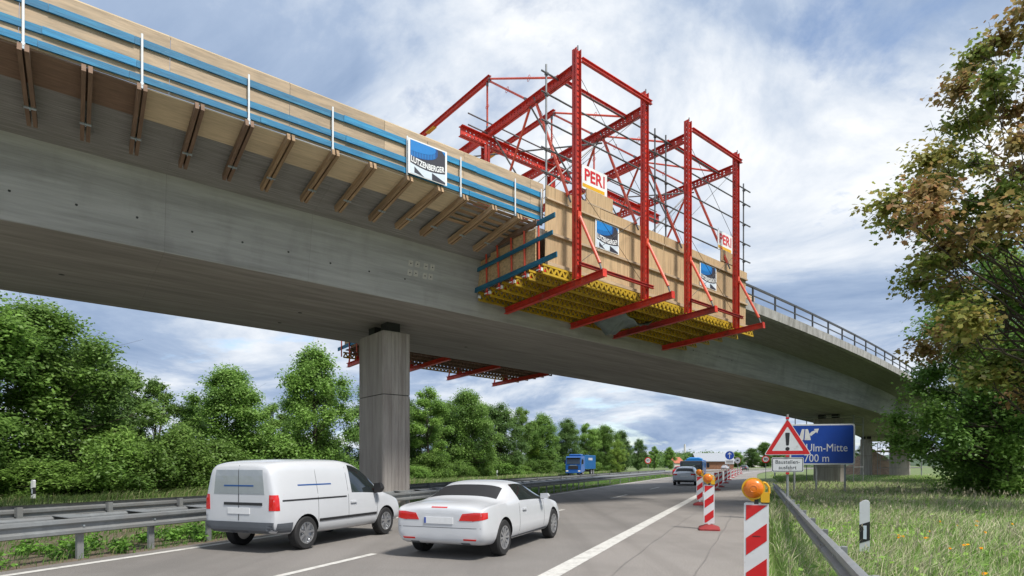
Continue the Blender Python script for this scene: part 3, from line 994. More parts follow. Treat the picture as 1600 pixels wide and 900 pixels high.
# plywood wall of the carriage
WO = 6.60
wk = [1.94, 3.18, 4.42, 5.66, 7.49, 8.85, 10.2, 11.6, 13.04]
for i, (a, b) in enumerate(zip(wk, wk[1:])):
    for z0, z1 in ((1.10, 1.93), (1.99, 2.96)):
        bar('plywood_panel', W(a + .004, WO - .015, (z0 + z1) / 2), W(b - .004, WO - .015, (z0 + z1) / 2), U3, .03, z1 - z0, M_PLYV, car)
for a, b in ((1.94, 7.47), (7.5, 13.06)):
    bar('waler_board', W(a, WO + .03, 1.95), W(b, WO + .03, 1.95), U3, .12, .07, M_PLY, car)
    bar('waler_board', W(a, WO + .03, 2.965), W(b, WO + .03, 2.965), U3, .12, .05, M_PLY, car)
    bar('sill_board', W(a, WO + .045, 1.02), W(b + .08, WO + .045, 1.02), U3, .13, .10, M_PLY, car)
for a, b, h in ((1.94, 4.2, .36), (4.205, 5.75, .30), (5.755, 7.47, .30), (7.5, 9.1, .30), (9.105, 11.2, .26), (11.205, 13.06, .28)):
    bar('top_board', W(a, WO + .02, 2.995 + h / 2), W(b, WO + .02, 2.995 + h / 2), U3, .05, h, M_PLYV, car)
for a, b in ((3.65, 4.85), (11.2, 12.4)):
    bar('raised_board', W(a, WO - .035, 3.55), W(b, WO - .035, 3.55), U3, .05, .52, M_PLYV, car)
    bar('raised_batten', W(a, WO + .02, 3.34), W(b, WO + .02, 3.34), U3, .06, .045, M_PLY, car)
# right end of the wall, closing board, and platform planking
bar('end_board', W(13.03, 3.9, 2.0), W(13.03, WO - .03, 2.0), U3, .03, 1.9, M_PLYV, car)
for j in range(13):
    o0 = 3.85 + j * .21
    bar('platform_plank', W(1.9, o0 + .1, .885 + (o0 - 3.6) * .036), W(13.0, o0 + .1, .885 + (o0 - 3.6) * .036), U3, .204, .04, M_TIMBER, car)
# open-web platform girders
def girder(parent, a, b, o, zb, h, mat, name='platform_girder', pitch=.22, w=.08):
    m = MB()
    m.box(W(a, o, zb + .03), W(b, o, zb + .03), U3, w, .06)
    m.box(W(a, o, zb + h - .03), W(b, o, zb + h - .03), U3, w, .06)
    n_ = int((b - a) / pitch)
    for i in range(n_):
        k0 = a + (b - a) * i / n_; k1 = a + (b - a) * (i + 1) / n_; km = (k0 + k1) / 2
        m.box(W(k0, o, zb + .05), W(km, o, zb + h - .05), U3, w * .6, .055)
        m.box(W(km, o, zb + h - .05), W(k1, o, zb + .05), U3, w * .6, .055)
    return m.build(name, mat, parent)


GO = [3.72, 4.3, 4.93, 5.56, 6.2, 6.82]
for i, o in enumerate(GO):
    zb = .45 + (o - 3.62) * .0448 + .005
    girder(car, 1.62 - (.0 if i else .05), 13.1 + random.uniform(-.15, .1), o, zb, .30, M_YEL)
    rr = MB(); rr.box(W(1.56, o, zb + .12), W(1.62, o, zb + .12), U3, .085, .09); rr.build('girder_end_cap', M_WHITEP, car)
for i, o in enumerate((4.2, 4.86, 5.5, 6.13, 6.78)):
    zb = .45 + (o - 3.62) * .0448
    top = (2.0, 2.05, 2.0, 2.02, 2.15)[i]
    lean = (0, -.08, 0, 0, 0)[i]
    rod('stanchion', W(1.55, o, zb + .06), W(1.52, o + lean, top), .03, M_RED2, 8)
    m = MB(); m.box(W(1.52, o, zb + .14), W(1.85, o, zb + .14), U3, .1, .1); m.build('stanchion_shoe', M_SIGNR, car)
    rod('shoe_pin', W(1.5, o - .06, zb + .1), W(1.5, o + .06, zb + .1), .018, M_WHITEP, 6)
for o0, o1, z0, z1 in ((3.62, 4.35, .86, 1.74), (4.36, 5.5, .88, 1.86), (5.51, 6.58, .9, 1.98)):
    bar('toe_board', W(1.60, o0 + .004, (z0 + z1) / 2), W(1.60, o1 - .004, (z0 + z1) / 2), U3, .03, z1 - z0, M_OSB, car)
for (a, za), (b, zb), h in (((3.5, 1.44), (7.42, 1.60), .12), ((3.55, .80), (7.6, .93), .15), ((6.75, 2.04), (7.52, 2.06), .14)):
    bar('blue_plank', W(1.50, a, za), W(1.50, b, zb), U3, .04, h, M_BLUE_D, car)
bar('timber_waler', W(1.55, 4.7, 2.02), W(1.55, 6.7, 2.12), U3, .1, .14, M_TIMBER_D, car)
# hanging tarpaulin
m = MB()
rows = []
for i in range(13):
    f = i / 12
    k = 6.3 + 1.7 * f
    ring = []
    for j in range(5):
        o = 4.3 + .36 * j
        sag = .40 * math.sin(math.pi * f) * (.55 + .45 * math.sin(j * 1.3 + f * 3)) + .05 * math.sin(f * 19 + j)
        ring.append(W(k, o, .47 + (o - 3.6) * .045 - max(0, sag)))
    rows.append(ring)
m.sweep(rows, closed=False)
tarp = m.build('tarpaulin', M_TARP, None, smooth=True)
so = tarp.modifiers.new('thickness', 'SOLIDIFY'); so.thickness = .006
tag(tarp, 'grey green tarpaulin sagging under the yellow platform girders', 'tarpaulin')

banner(4.0, 5.1, WO + .012, 2.04, 2.93, 'left printed logo banner on the plywood wall of the red carriage')
banner(9.66, 10.78, WO + .012, 2.04, 2.93, 'right printed logo banner on the plywood wall of the red carriage')
PERI_TEXT = text_polys('PER', 1.0, 'LEFT', 0.03)
x_ = max(p_[0] for q in PERI_TEXT for p_ in q); y0_ = min(p_[1] for q in PERI_TEXT for p_ in q); y1_ = max(p_[1] for q in PERI_TEXT for p_ in q)
PERI_TEXT.append([(x_ + .05, y0_), (x_ + .18, y0_), (x_ + .18, y1_), (x_ + .05, y1_)])
px_ = [p[0] for q in PERI_TEXT for p in q]; py_ = [p[1] for q in PERI_TEXT for p in q]


def company_sign(k0, k1, o, z0, z1, label):
    kc = (k0 + k1) / 2
    A, B = W(k0, o, 0), W(k1, o, 0)
    e = empty('company_sign', W(kc, o, z0), label, 'sign', 'white company signs on the carriage')
    b = Board(W(kc, o, (z0 + z1) / 2), (B - A), U3); b.n = axes(kc)[1]
    w, h = (B - A).length, z1 - z0
    b.plate('board', [(-w / 2, -h / 2), (w / 2, -h / 2), (w / 2, h / 2), (-w / 2, h / 2)], 0, .02, M_WHITE, e)
    b.polys('yellow_bar', [[(-w / 2 + .02, -h * .42), (w / 2 - .12, -h * .42), (w / 2 - .12, -h * .27), (-w / 2 + .02, -h * .27)]], .023, M_LYEL, e)
    sx = w * .80 / (max(px_) - min(px_)); sy = h * .52 / (max(py_) - min(py_))
    cx_, cy_ = (max(px_) + min(px_)) / 2, (max(py_) + min(py_)) / 2
    b.polys('lettering', [[((x - cx_) * sx, (y - cy_) * sy + h * .12) for x, y in q] for q in PERI_TEXT], .024, M_LRED, e)
    for x in (-w * .42, w * .42):
        pipe('tie_wire', b.p(x, h / 2, .01), b.p(x, h / 2 + .12, -.03), .006, M_TUBE, e, 5)
    return e


company_sign(3.6, 4.74, 6.42, 3.86, 4.62, 'white sign with red letters and yellow bar beside the tallest red post')
company_sign(11.2, 12.3, 6.42, 3.86, 4.62, 'white sign with red letters on the scaffold tubes beside the rightmost post')

# ------------------------------------------------------------------ far side platform
far = empty('far_platform', W(7, -6, 0), 'red and blue formwork platform hanging under the far bridge edge behind the pier', 'formwork platform')
for k in (2.2, 5.2, 8.2, 11.5):
    m = MB(); ibeam(m, W(k, -3.62, .06), W(k, -8.3, -.07), U3, .2, .15); m.build('lower_beam', M_RED, far)
    pipe('strut_tube', W(k, -8.15, .0), W(k, -7.3, 2.3), .04, M_RED2, far)
    m = MB(); perforated(m, W(k, -7.15, .05), W(k, -7.15, 6.9), axes(k)[1], .2, .2); m.build('upright_post', M_RED, far)
for o in (-3.8, -4.45, -5.1, -5.75, -6.4, -7.2):
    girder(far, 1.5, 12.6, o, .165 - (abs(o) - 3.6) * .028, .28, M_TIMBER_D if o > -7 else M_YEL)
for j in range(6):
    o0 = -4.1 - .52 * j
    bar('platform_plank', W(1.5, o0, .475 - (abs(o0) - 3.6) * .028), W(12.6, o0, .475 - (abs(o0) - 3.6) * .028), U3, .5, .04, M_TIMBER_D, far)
bar('plywood_panel', W(1.5, -7.0, 1.6), W(12.6, -7.0, 1.6), U3, .04, 2.0, M_PLYV, far)
bar('toe_board', W(1.5, -4.2, 1.05), W(1.5, -6.95, 1.0), U3, .03, .8, M_OSB, far)
bar('blue_plank', W(1.44, -4.0, .62), W(1.44, -7.7, .52), U3, .04, .16, M_BLUE, far)
for o in (-4.6, -5.5, -6.3, -7.2):
    pipe('stanchion', W(1.4, o, .1), W(1.4, o, 1.6), .03, M_RED2, far)

# timber stored on the deck behind the carriage
ts = empty('timber_stack', W(14.6, 5.2, 2.5), 'stack of pale boards stored on the deck behind the railing', 'timber stack')
for i in range(5):
    for j in range(2):
        bar('board', W(13.5 + random.uniform(-.1, .1), 5.0 + .24 * j, 2.66 + .125 * i), W(16.2 + random.uniform(-.15, .1), 5.0 + .24 * j, 2.66 + .125 * i), U3, .22, .1, M_NEWWOOD, ts)

# ------------------------------------------------------------------ guard rails
def wbeam(parent, s, t0, t1, zt, face, mat, h=0.27, name='rail_section', step=4.0, zfun=None):
    """W-profile rail; face = +1 shows its front to larger s"""
    prof = [(0.0, 1.0), (.055, .93), (.06, .74), (.0, .60), (.0, .40), (.06, .26), (.055, .07), (.0, 0.0), (-.006, 0.0), (.045, .075), (.05, .25), (-.01, .39), (-.01, .61), (.05, .75), (.045, .925), (-.006, 1.0)]
    n = max(1, int((t1 - t0) / step))
    for i in range(n):
        a, b = t0 + (t1 - t0) * i / n, t0 + (t1 - t0) * (i + 1) / n + .06
        m = MB()
        off = .004 * (i % 2)
        m.sweep([[RP(s + face * (d_ + off), q, zt - h + h * f) for d_, f in prof] for q in (a, b)], caps=True)
        m.build(name, mat, parent, smooth=True)


def barrier(s, t0, t1, zt, face, label, spacing=1.33, tpost=0.0, back=None, mat=None, near=None):
    e = empty('guard_rail', RP(s, max(t0, 0), 0), label, 'guard rail', 'steel guard rails along the motorway')
    mat = mat or M_GALV
    wbeam(e, s, t0, t1, zt, face, mat)
    t = t0 + tpost
    while t < t1:
        if near is None or t < near:
            sp = spacing
        else:
            sp = spacing * 3
        p = RP(s - face * .09, t, 0)
        m = MB(); perp = RN
        m.box(p - U3 * .15, p + U3 * (zt - .03), RD, .055, .11)
        m.build('post', mat, e)
        c = RP(s - face * .03, t, zt - .135)
        bar('rail_bracket', c - RD * .05, c + RD * .05, U3, .07, .2, mat, e)
        q = RP(s + face * .012, t, zt - .135)
        m = MB(); m.tube(q - RN * .01, q + RN * (.02 * face), .018, 6); m.build('bolt', M_ZINC, e)
        if back and t < 45:
            b0 = RP(s - face * .06, t, zt + .005); b1 = RP(s - face * back, t, zt + .03)
            m = MB(); m.box(b0, b1, U3, .36, .012); m.build('spacer_plate', mat, e)
        t += sp
    if back:
        n = int((t1 - t0) / 4)
        for i in range(n):
            a, b = t0 + (t1 - t0) * i / n, t0 + (t1 - t0) * (i + 1) / n
            pipe('rear_pipe_rail', RP(s - face * back, a, zt - .04), RP(s - face * back, b, zt - .04), .065, mat, e, 10)
    return e


M_GALV_D = material('galvanised_weathered', (0.16, 0.165, 0.165), 0.55, metal=0.5, var=0.25, scale=6, detail=6, stain=(0.09, 0.09, 0.085), stain_scale=1.5)
barrier(-10.72, -2.95, 88, .69, 1, 'galvanised guard rail with pipe behind it along the left edge of our carriageway', 1.33, 0.0 + .6, back=.55, near=40)
barrier(-14.95, -6, 110, .70, -1, 'weathered guard rail bordering the opposite carriageway behind the pier', 2.0, .3, mat=M_GALV, near=30)
barrier(0.86, -3.0, 33, .69, -1, 'galvanised guard rail running through tall grass beside the hard shoulder', 2.0, .9)

# ------------------------------------------------------------------ delineator posts
def delineator(loc, rz, label, h=.98):
    e = empty('delineator_post', loc, label, 'marker post', 'white roadside marker posts', rz)
    # local: x right, y away from reader, front face at -y
    def sect(w, d):
        return [(-w, -d), (w, -d), (w * .55, d), (-w * .55, d)]
    m = MB()
    zs = [0, h * .28]
    m.sweep([[Vector((x, y, z)) for x, y in sect(.04, .03)] for z in (-.1, h * .2)], caps=True)
    m.build('foot', M_BLACK, e, local=True)
    w, d = .074, .05
    out = [(-w, h * .17), (w, h * .17), (w, h * .955), (w * .8, h * .985), (w * .3, h), (-w * .4, h * .985), (-w, h * .95)]
    m = MB(); m.prism([Vector((x, -d, z)) for x, z in out], Vector((0, 2 * d, 0)))
    m.build('body', M_SIGNW, e, local=True, bevel=.006)
    z0, z1 = h * .30, h * .60
    band = [(-w - .002, z0), (w + .002, z0 + .06), (w + .002, z1 + .06), (-w - .002, z1)]
    m = MB(); m.prism([Vector((x, -d - .003, z)) for x, z in band], Vector((0, 2 * d + .006, 0)))
    bnd = m.build('black_band', M_BLACK, e, local=True)
    m = MB(); m.prism([Vector((x, -d - .008, z)) for x, z in [(-.02, z0 + .075), (.028, z0 + .075), (.028, z1 - .01), (-.02, z1 - .01)]], Vector((0, .004, 0)))
    m.build('reflector', M_PALE, bnd, local=True)
    for x in (-.03, .035):
        m = MB(); m.tube((x, -d - .004, h * .21), (x, -d + .01, h * .21), .007, 6); m.build('screw', M_BLACK, e, local=True)
    return e


YAW = -TH
delineator((5.80, 10.0, 0), R(-30), 'white marker post with black band in the meadow right of the guard rail', 1.02)
delineator(RP(-28.6, 16.5, 0), R(-15), 'white marker post at the left beyond the opposite carriageway', .95)
delineator(RP(-28.3, 66, 0), YAW, 'white marker post beside the opposite carriageway left of the blue truck', .95)
delineator(RP(-28.6, 128, 0), YAW, 'white marker post at the foot of the distant speed limit sign', .95)
delineator(RP(2.2, 80, 0), YAW, 'small distant white marker post beside the hard shoulder beyond the beacons', .95)

# ------------------------------------------------------------------ beacons
def beacon(loc, rz, label, lantern=True, hb=.93, base=.16, mirror=1):
    e = empty('beacon', loc, label, 'beacon', 'red and white beacons closing the hard shoulder', rz)
    w = .225
    b = Board(Vector((0, 0, base + hb / 2)), (1, 0, 0), (0, 0, 1))      # normal -> -y, towards traffic
    m = MB(); m.prism([b.p(x, y, -.022) for x, y in rrect(w + .03, hb + .03, .02)], b.n * .04)
    panel = m.build('panel', M_SIGNW, e, local=True, bevel=.004)
    # diagonal red stripes clipped to the panel
    def clip(poly, xmin, xmax, ymin, ymax):
        def cl(ps, f, inter):
            o = []
            for i in range(len(ps)):
                a, c = ps[i], ps[(i + 1) % len(ps)]
                if f(a): o.append(a)
                if f(a) != f(c): o.append(inter(a, c))
            return o
        lx = lambda X: (lambda a, c: (X, a[1] + (c[1] - a[1]) * (X - a[0]) / (c[0] - a[0])))
        ly = lambda Yv: (lambda a, c: (a[0] + (c[0] - a[0]) * (Yv - a[1]) / (c[1] - a[1]), Yv))
        ps = cl(poly, lambda p: p[0] >= xmin, lx(xmin))
        ps = cl(ps, lambda p: p[0] <= xmax, lx(xmax)) if ps else ps
        ps = cl(ps, lambda p: p[1] >= ymin, ly(ymin)) if ps else ps
        ps = cl(ps, lambda p: p[1] <= ymax, ly(ymax)) if ps else ps
        return ps
    per = .385; half = .19; sl = .78
    y = hb / 2 - .012 - per * 1.0
    k = 0
    stripes = []
    for k in range(-1, 4):
        yc = hb / 2 - .004 - k * per
        q = [(-w / 2, yc - sl * w / 2 - half / 2), (w / 2, yc + sl * w / 2 - half / 2), (w / 2, yc + sl * w / 2 + half / 2), (-w / 2, yc - sl * w / 2 + half / 2)]
        if mirror < 0: q = [(-x, z) for x, z in q][::-1]
        ps = clip(q, -w / 2 + .006, w / 2 - .006, -hb / 2 + .006, hb / 2 - .012)
        if len(ps) >= 3:
            m = MB(); m.prism([b.p(x, z, .019) for x, z in ps], b.n * .003)
            m.build('red_stripe', M_SIGNR, panel, local=True)
    m = MB(); m.box((-.04, -.024, base + hb * .62), (.04, -.024, base + hb * .62), (0, 0, 1), .001, .008)
    m.build('maker_mark', M_BLACK, panel, local=True)
    m = MB(); m.box((0, .0, .05), (0, .0, base), (1, 0, 0), .04, .06); m.build('stem', M_SIGNW, e, local=True)
    m = MB()
    rings = []
    for z, sx, sy in ((0, .25, .40), (.035, .25, .40), (.06, .21, .36), (.10, .12, .16), (.12, .09, .12)):
        rings.append([Vector((x * sx, y_ * sy, z)) for x, y_ in ((-1, -.85), (-.85, -1), (.85, -1), (1, -.85), (1, .85), (.85, 1), (-.85, 1), (-1, .85))])
    m.sweep(rings, caps=True)
    m.build('foot_plate', M_BASER, e, local=True)
    if lantern:
        L = empty('lantern', (0, 0, 0)); L.parent = e
        zc = base + hb + .17
        m = MB(); m.box((.0, 0, base + hb), (.0, 0, base + hb + .08), (1, 0, 0), .04, .045); m.build('lantern_clamp', M_BLACK, L, local=True)
        cx_ = -.03
        m = MB(); m.lathe([(.012, -.075), (.045, -.073), (.08, -.062), (.1, -.042), (.108, -.02), (.108, .02), (.1, .042), (.08, .062), (.045, .073), (.012, .075)], 28, 'Y', (cx_, 0, zc))
        m.build('lens', M_AMBER, L, local=True, smooth=True)
        for rr_ in (.035, .06, .085):
            yy_ = -.077 + .06 * (rr_ / .108) ** 3
            m = MB(); m.lathe([(rr_ - .003, yy_), (rr_, yy_ - .003), (rr_ + .003, yy_ + .001)], 28, 'Y', (cx_, 0, zc), caps=False); m.build('lens_rib', M_AMBER, L, local=True)
        m = MB(); m.lathe([(.109, -.03), (.122, -.03), (.122, .03), (.109, .03)], 28, 'Y', (cx_, 0, zc)); m.build('lens_hood', M_LYELLOW, L, local=True, smooth=True)
        m = MB(); m.prism([(cx_ - .105, -.028, zc - .06), (-.05, -.028, base + hb + .03), (-.02, -.028, base + hb + .03), (-.02, -.028, zc - .11)], (0, .056, 0)); m.build('hood_neck', M_LYELLOW, L, local=True)
        m = MB(); m.prism([(x + .09, -.035, z + base + hb + .075) for x, z in rrect(.09, .11, .012)], (0, .07, 0)); bx_ = m.build('battery_box', M_LYELLOW, L, local=True)
        m = MB(); m.box((.05, 0, base + hb + .014), (.13, 0, base + hb + .014), (0, 0, 1), .06, .012); m.build('box_foot', M_BLACK, L, local=True)
        m = MB()
        pts = [Vector((cx_ + .1, 0, zc + .07)), Vector((.1, 0, zc + .06)), Vector((.13, 0, zc + .015)), Vector((.133, 0, zc - .05))]
        for a, c in zip(pts, pts[1:]): m.tube(a, c, .012, 8)
        m.build('carry_handle', M_LYELLOW, L, local=True)
    return e


def groundpt(u, v): 
    Y = 950 * EYE / (v - 726); return Vector(((u - 800) / 950 * Y, Y, 0))


beacon(Vector((2.70, 6.72, 0.0)), R(-20), 'nearest red and white beacon with amber lantern cut by the bottom edge', base=.235)
beacon(groundpt(1108, 827), R(-17), 'second nearest red and white beacon with amber lantern on a red foot')
beacon(groundpt(1093.5, 789), R(-17), 'third red and white beacon with amber lantern half hidden by the second', base=.2)
ords = ['fourth', 'fifth', 'sixth', 'seventh', 'eighth', 'ninth', 'tenth', 'eleventh']
for i, (u, v) in enumerate([(1119, 766), (1126, 761), (1134, 755), (1139, 750), (1144.5, 746.5), (1149, 744), (1153, 742), (1158, 740.5)]):
    beacon(groundpt(u, v), R(-24), ords[i] + ' red and white beacon from the camera, without lantern, in the far row', lantern=False)

# ------------------------------------------------------------------ road signs
def sign_post(parent, x, y, z0, z1, r=.035, mat=None):
    m = MB(); m.tube((x, y, z0), (x, y, z1), r, 10); return m.build('post', mat or M_GALV, parent, local=True, smooth=True)


def poly_round(pts, r, n=4):
    out = []
    N = len(pts)
    for i in range(N):
        p0, p, p1 = Vector((*pts[i - 1], 0)), Vector((*pts[i], 0)), Vector((*pts[(i + 1) % N], 0))
        a = (p0 - p).normalized(); c = (p1 - p).normalized()
        s0, s1 = p + a * r, p + c * r
        for j in range(n + 1):
            f = j / n
            q = (s0 * (1 - f) ** 2 + p * 2 * f * (1 - f) + s1 * f * f)
            out.append((q.x, q.y))
    return out


# warning triangle with supplementary plate
wloc = Vector((7.93, 17.5, 0))
ws = empty('warning_sign', wloc, 'red bordered warning triangle with exclamation mark on a grey pole', 'road sign', None, R(-22))
sign_post(ws, 0, .05, -.2, 3.05)
tz = 1.88
b = Board((0, 0, tz), (1, 0, 0), (0, 0, 1))
tri = [(-.625, -.0), (.625, -.0), (0, 1.06)]
m = MB(); m.prism([b.p(x, y, -.02) for x, y in poly_round(tri, .07)], b.n * .03); plate = m.build('triangle_plate', M_SIGNW, ws, local=True)
sc = lambda f, P_: [((x) * f, (y - .353) * f + .353) for x, y in P_]
m = MB()
o1, i1 = poly_round(sc(.955, tri), .06), poly_round(sc(.66, tri), .03)
for j in range(len(o1)):
    j2 = (j + 1) % len(o1)
    m.face([b.p(*o1[j], .012), b.p(*o1[j2], .012), b.p(*i1[j2], .012), b.p(*i1[j], .012)])
m.build('red_border', M_SIGNR, plate, local=True)
m = MB(); m.face([b.p(x, y, .013) for x, y in poly_round([(-.036, .27), (.036, .27), (.062, .64), (-.062, .64)], .03)]); m.face([b.p(x, y + .175, .013) for x, y in circle(.055, 20)])
m.build('exclamation_mark', M_BLACK, plate, local=True)
for z in (2.94, tz - .03, 1.35):
    m = MB(); m.box((-.045, .03, z), (.045, .03, z), (0, 0, 1), .12, .05); m.build('clamp', M_SIGNR, ws, local=True)
b2 = Board((0, 0, 1.60), (1, 0, 0), (0, 0, 1))
m = MB(); m.prism([b2.p(x, y, -.02) for x, y in rrect(.84, .42, .04)], b2.n * .03); p2 = m.build('supplementary_plate', M_SIGNW, ws, local=True)
m = MB()
o1, i1 = rrect(.81, .39, .035), rrect(.775, .355, .028)
for j in range(len(o1)):
    j2 = (j + 1) % len(o1); m.face([b2.p(*o1[j], .012), b2.p(*o1[j2], .012), b2.p(*i1[j2], .012), b2.p(*i1[j], .012)])
m.build('black_border', M_BLACK, p2, local=True)
for s_, yy in (('Baustellen-', .075), ('ausfahrt', -.085)):
    m = MB()
    for q in text_polys(s_, .155, 'CENTER', .0): m.face([b2.p(x * .95, y + yy, .013) for x, y in q])
    m.build('lettering', M_BLACK, p2, local=True)

# blue motorway exit sign
Ys = 31.0
sl = Vector(((1234 - 800) / 950 * (Ys + .15), Ys + .15, 0)); sr = Vector(((1336 - 800) / 950 * (Ys + .0 - .45), Ys - .45, 0))
sw = (sr - sl).length
srz = math.atan2(sr.y - sl.y, sr.x - sl.x)
bs = empty('motorway_sign', (sl + sr) / 2, 'large blue motorway exit sign with white lettering standing in the grass', 'road sign', None, srz)
zb_, zt_ = 1.60, 3.66
b = Board((0, 0, (zb_ + zt_) / 2), (1, 0, 0), (0, 0, 1)); h = zt_ - zb_
m = MB(); m.prism([b.p(x, y, -.04) for x, y in rrect(sw, h, .12)], b.n * .05); pl = m.build('panel', M_SIGNW, bs, local=True)
m = MB(); m.face([b.p(x, y, .014) for x, y in rrect(sw - .14, h - .14, .09)]); m.build('blue_field', M_SIGNB, pl, local=True)
m = MB()
L0 = -sw / 2
def bt(s_, size, x, x2, y, m):
    tp = text_polys(s_, size, 'LEFT', .0)
    a_ = min(p_[0] for q in tp for p_ in q); b_ = max(p_[0] for q in tp for p_ in q)
    for q in tp: m.face([b.p(L0 + x + (px - a_) * (x2 - x) / (b_ - a_), y + py, .018) for px, py in q])
bt('Ulm-Mitte', .56, sw * .255, sw * .885, -.19, m)
m.build('lettering', M_SIGNW, pl, local=True); m = MB()
bt('700 m', .56, sw * .225, sw * .605, -.72, m)
m.build('lettering', M_SIGNW, pl, local=True)
m = MB()
x0, y0 = L0 + .40, .22
for q in ([(.0, 0), (.24, 0), (.30, .56), (.18, .56)], [(.30, 0), (.60, 0), (.54, .30), (.46, .56), (.34, .56)], [(.52, .30), (.60, .20), (.86, .42), (.80, .50), (.62, .42)], [(.74, .56), (.98, .58), (.90, .34)]):
    m.face([b.p(x0 + px, y0 + py, .018) for px, py in q])
m.build('exit_symbol', M_SIGNW, pl, local=True)
for x in (-sw * .42, -sw * .08, sw * .36):
    sign_post(bs, x, .12, -.2, zt_ - .1, .05, M_SIGNG)
for z in (zb_ + .3, zt_ - .3):
    m = MB(); m.box((-sw * .46, .06, z), (sw * .46, .06, z), (0, 0, 1), .04, .06); m.build('cross_rail', M_SIGNG, bs, local=True)


def round_sign(loc, rz, r, zc, label, kind, mat_edge, mat_in, text=None, plate_below=None):
    e = empty('round_sign', loc, label, 'road sign', None, rz)
    sign_post(e, 0, .06, -.2, zc + r * .8, .035)
    b = Board((0, 0, zc), (1, 0, 0), (0, 0, 1))
    m = MB(); m.prism([b.p(x, y, -.015) for x, y in circle(r)], b.n * .025); d_ = m.build('disc', mat_edge, e, local=True)
    m = MB(); m.face([b.p(x, y, .012) for x, y in circle(r * (.72 if kind == 'limit' else .95))]); m.build('field', mat_in, d_, local=True)
    m = MB()
    if kind == 'limit':
        for q in text_polys(text, r * 1.0, 'CENTER', .01): m.face([b.p(x, y, .015) for x, y in q])
        m.build('lettering', M_BLACK, d_, local=True)
    elif kind == 'arrow':
        for q in ([(-.07, -.62), (.07, -.62), (.07, .45), (-.07, .45)], [(0, .68), (-.42, .26), (-.32, .16), (0, .48)], [(0, .68), (0, .48), (.32, .16), (.42, .26)]):
            m.face([b.p(x * r, y * r, .015) for x, y in q])
        m.build('arrow', M_SIGNW, d_, local=True)
    elif kind == 'pass':
        m.face([b.p(x * r, y * r, .015) for x, y in ((-.4, -.2), (.4, -.2), (.3, .25), (-.3, .25))]); m.build('car_symbols', M_BLACK, d_, local=True)
    if plate_below:
        w_, h_, dz = plate_below
        b3 = Board((0, 0, zc - r - dz), (1, 0, 0), (0, 0, 1))
        m = MB(); m.prism([b3.p(x, y, -.015) for x, y in rrect(w_, h_, .03)], b3.n * .02); q_ = m.build('supplementary_plate', M_SIGNW, e, local=True)
        m = MB()
        for yy in (-.22, .05, .28): m.face([b3.p(x * w_, y * h_ + yy * h_, .008) for x, y in ((-.38, -.06), (.38, -.06), (.38, .06), (-.38, .06))])
        m.build('printed_lines', M_BLACK, q_, local=True)
    return e


def at(u, v, Y):
    return Vector(((u - 800) / 950 * Y, Y, EYE + (726 - v) / 950 * Y))


p = at(1140, 711.5, 85); round_sign((p.x, p.y, 0), R(-20), .62, p.z, 'blue round sign with white arrow above the far beacons', 'arrow', M_SIGNW, M_SIGNB, plate_below=(1.2, .55, .32))
p = at(1152.5, 719.5, 92); round_sign((p.x, p.y, 0), R(-50), .48, p.z, 'small red ringed sign right of the round blue arrow sign', 'pass', M_SIGNR, M_SIGNW)
p = at(1012.5, 719.5, 118); round_sign((p.x, p.y, 0), R(-20), .62, p.z, 'round speed limit sign on the left beyond the opposite carriageway', 'limit', M_SIGNR, M_SIGNW, '80')
p = at(1196.5, 717.5, 70); round_sign((p.x, p.y, 0), R(-22), .42, p.z, 'round speed limit sign left of the warning triangle', 'limit', M_SIGNR, M_SIGNW, '80')

# ------------------------------------------------------------------ vehicles
def evaluated_mesh(ob):
    dg = bpy.context.evaluated_depsgraph_get()
    return bpy.data.meshes.new_from_object(ob.evaluated_get(dg), depsgraph=dg)


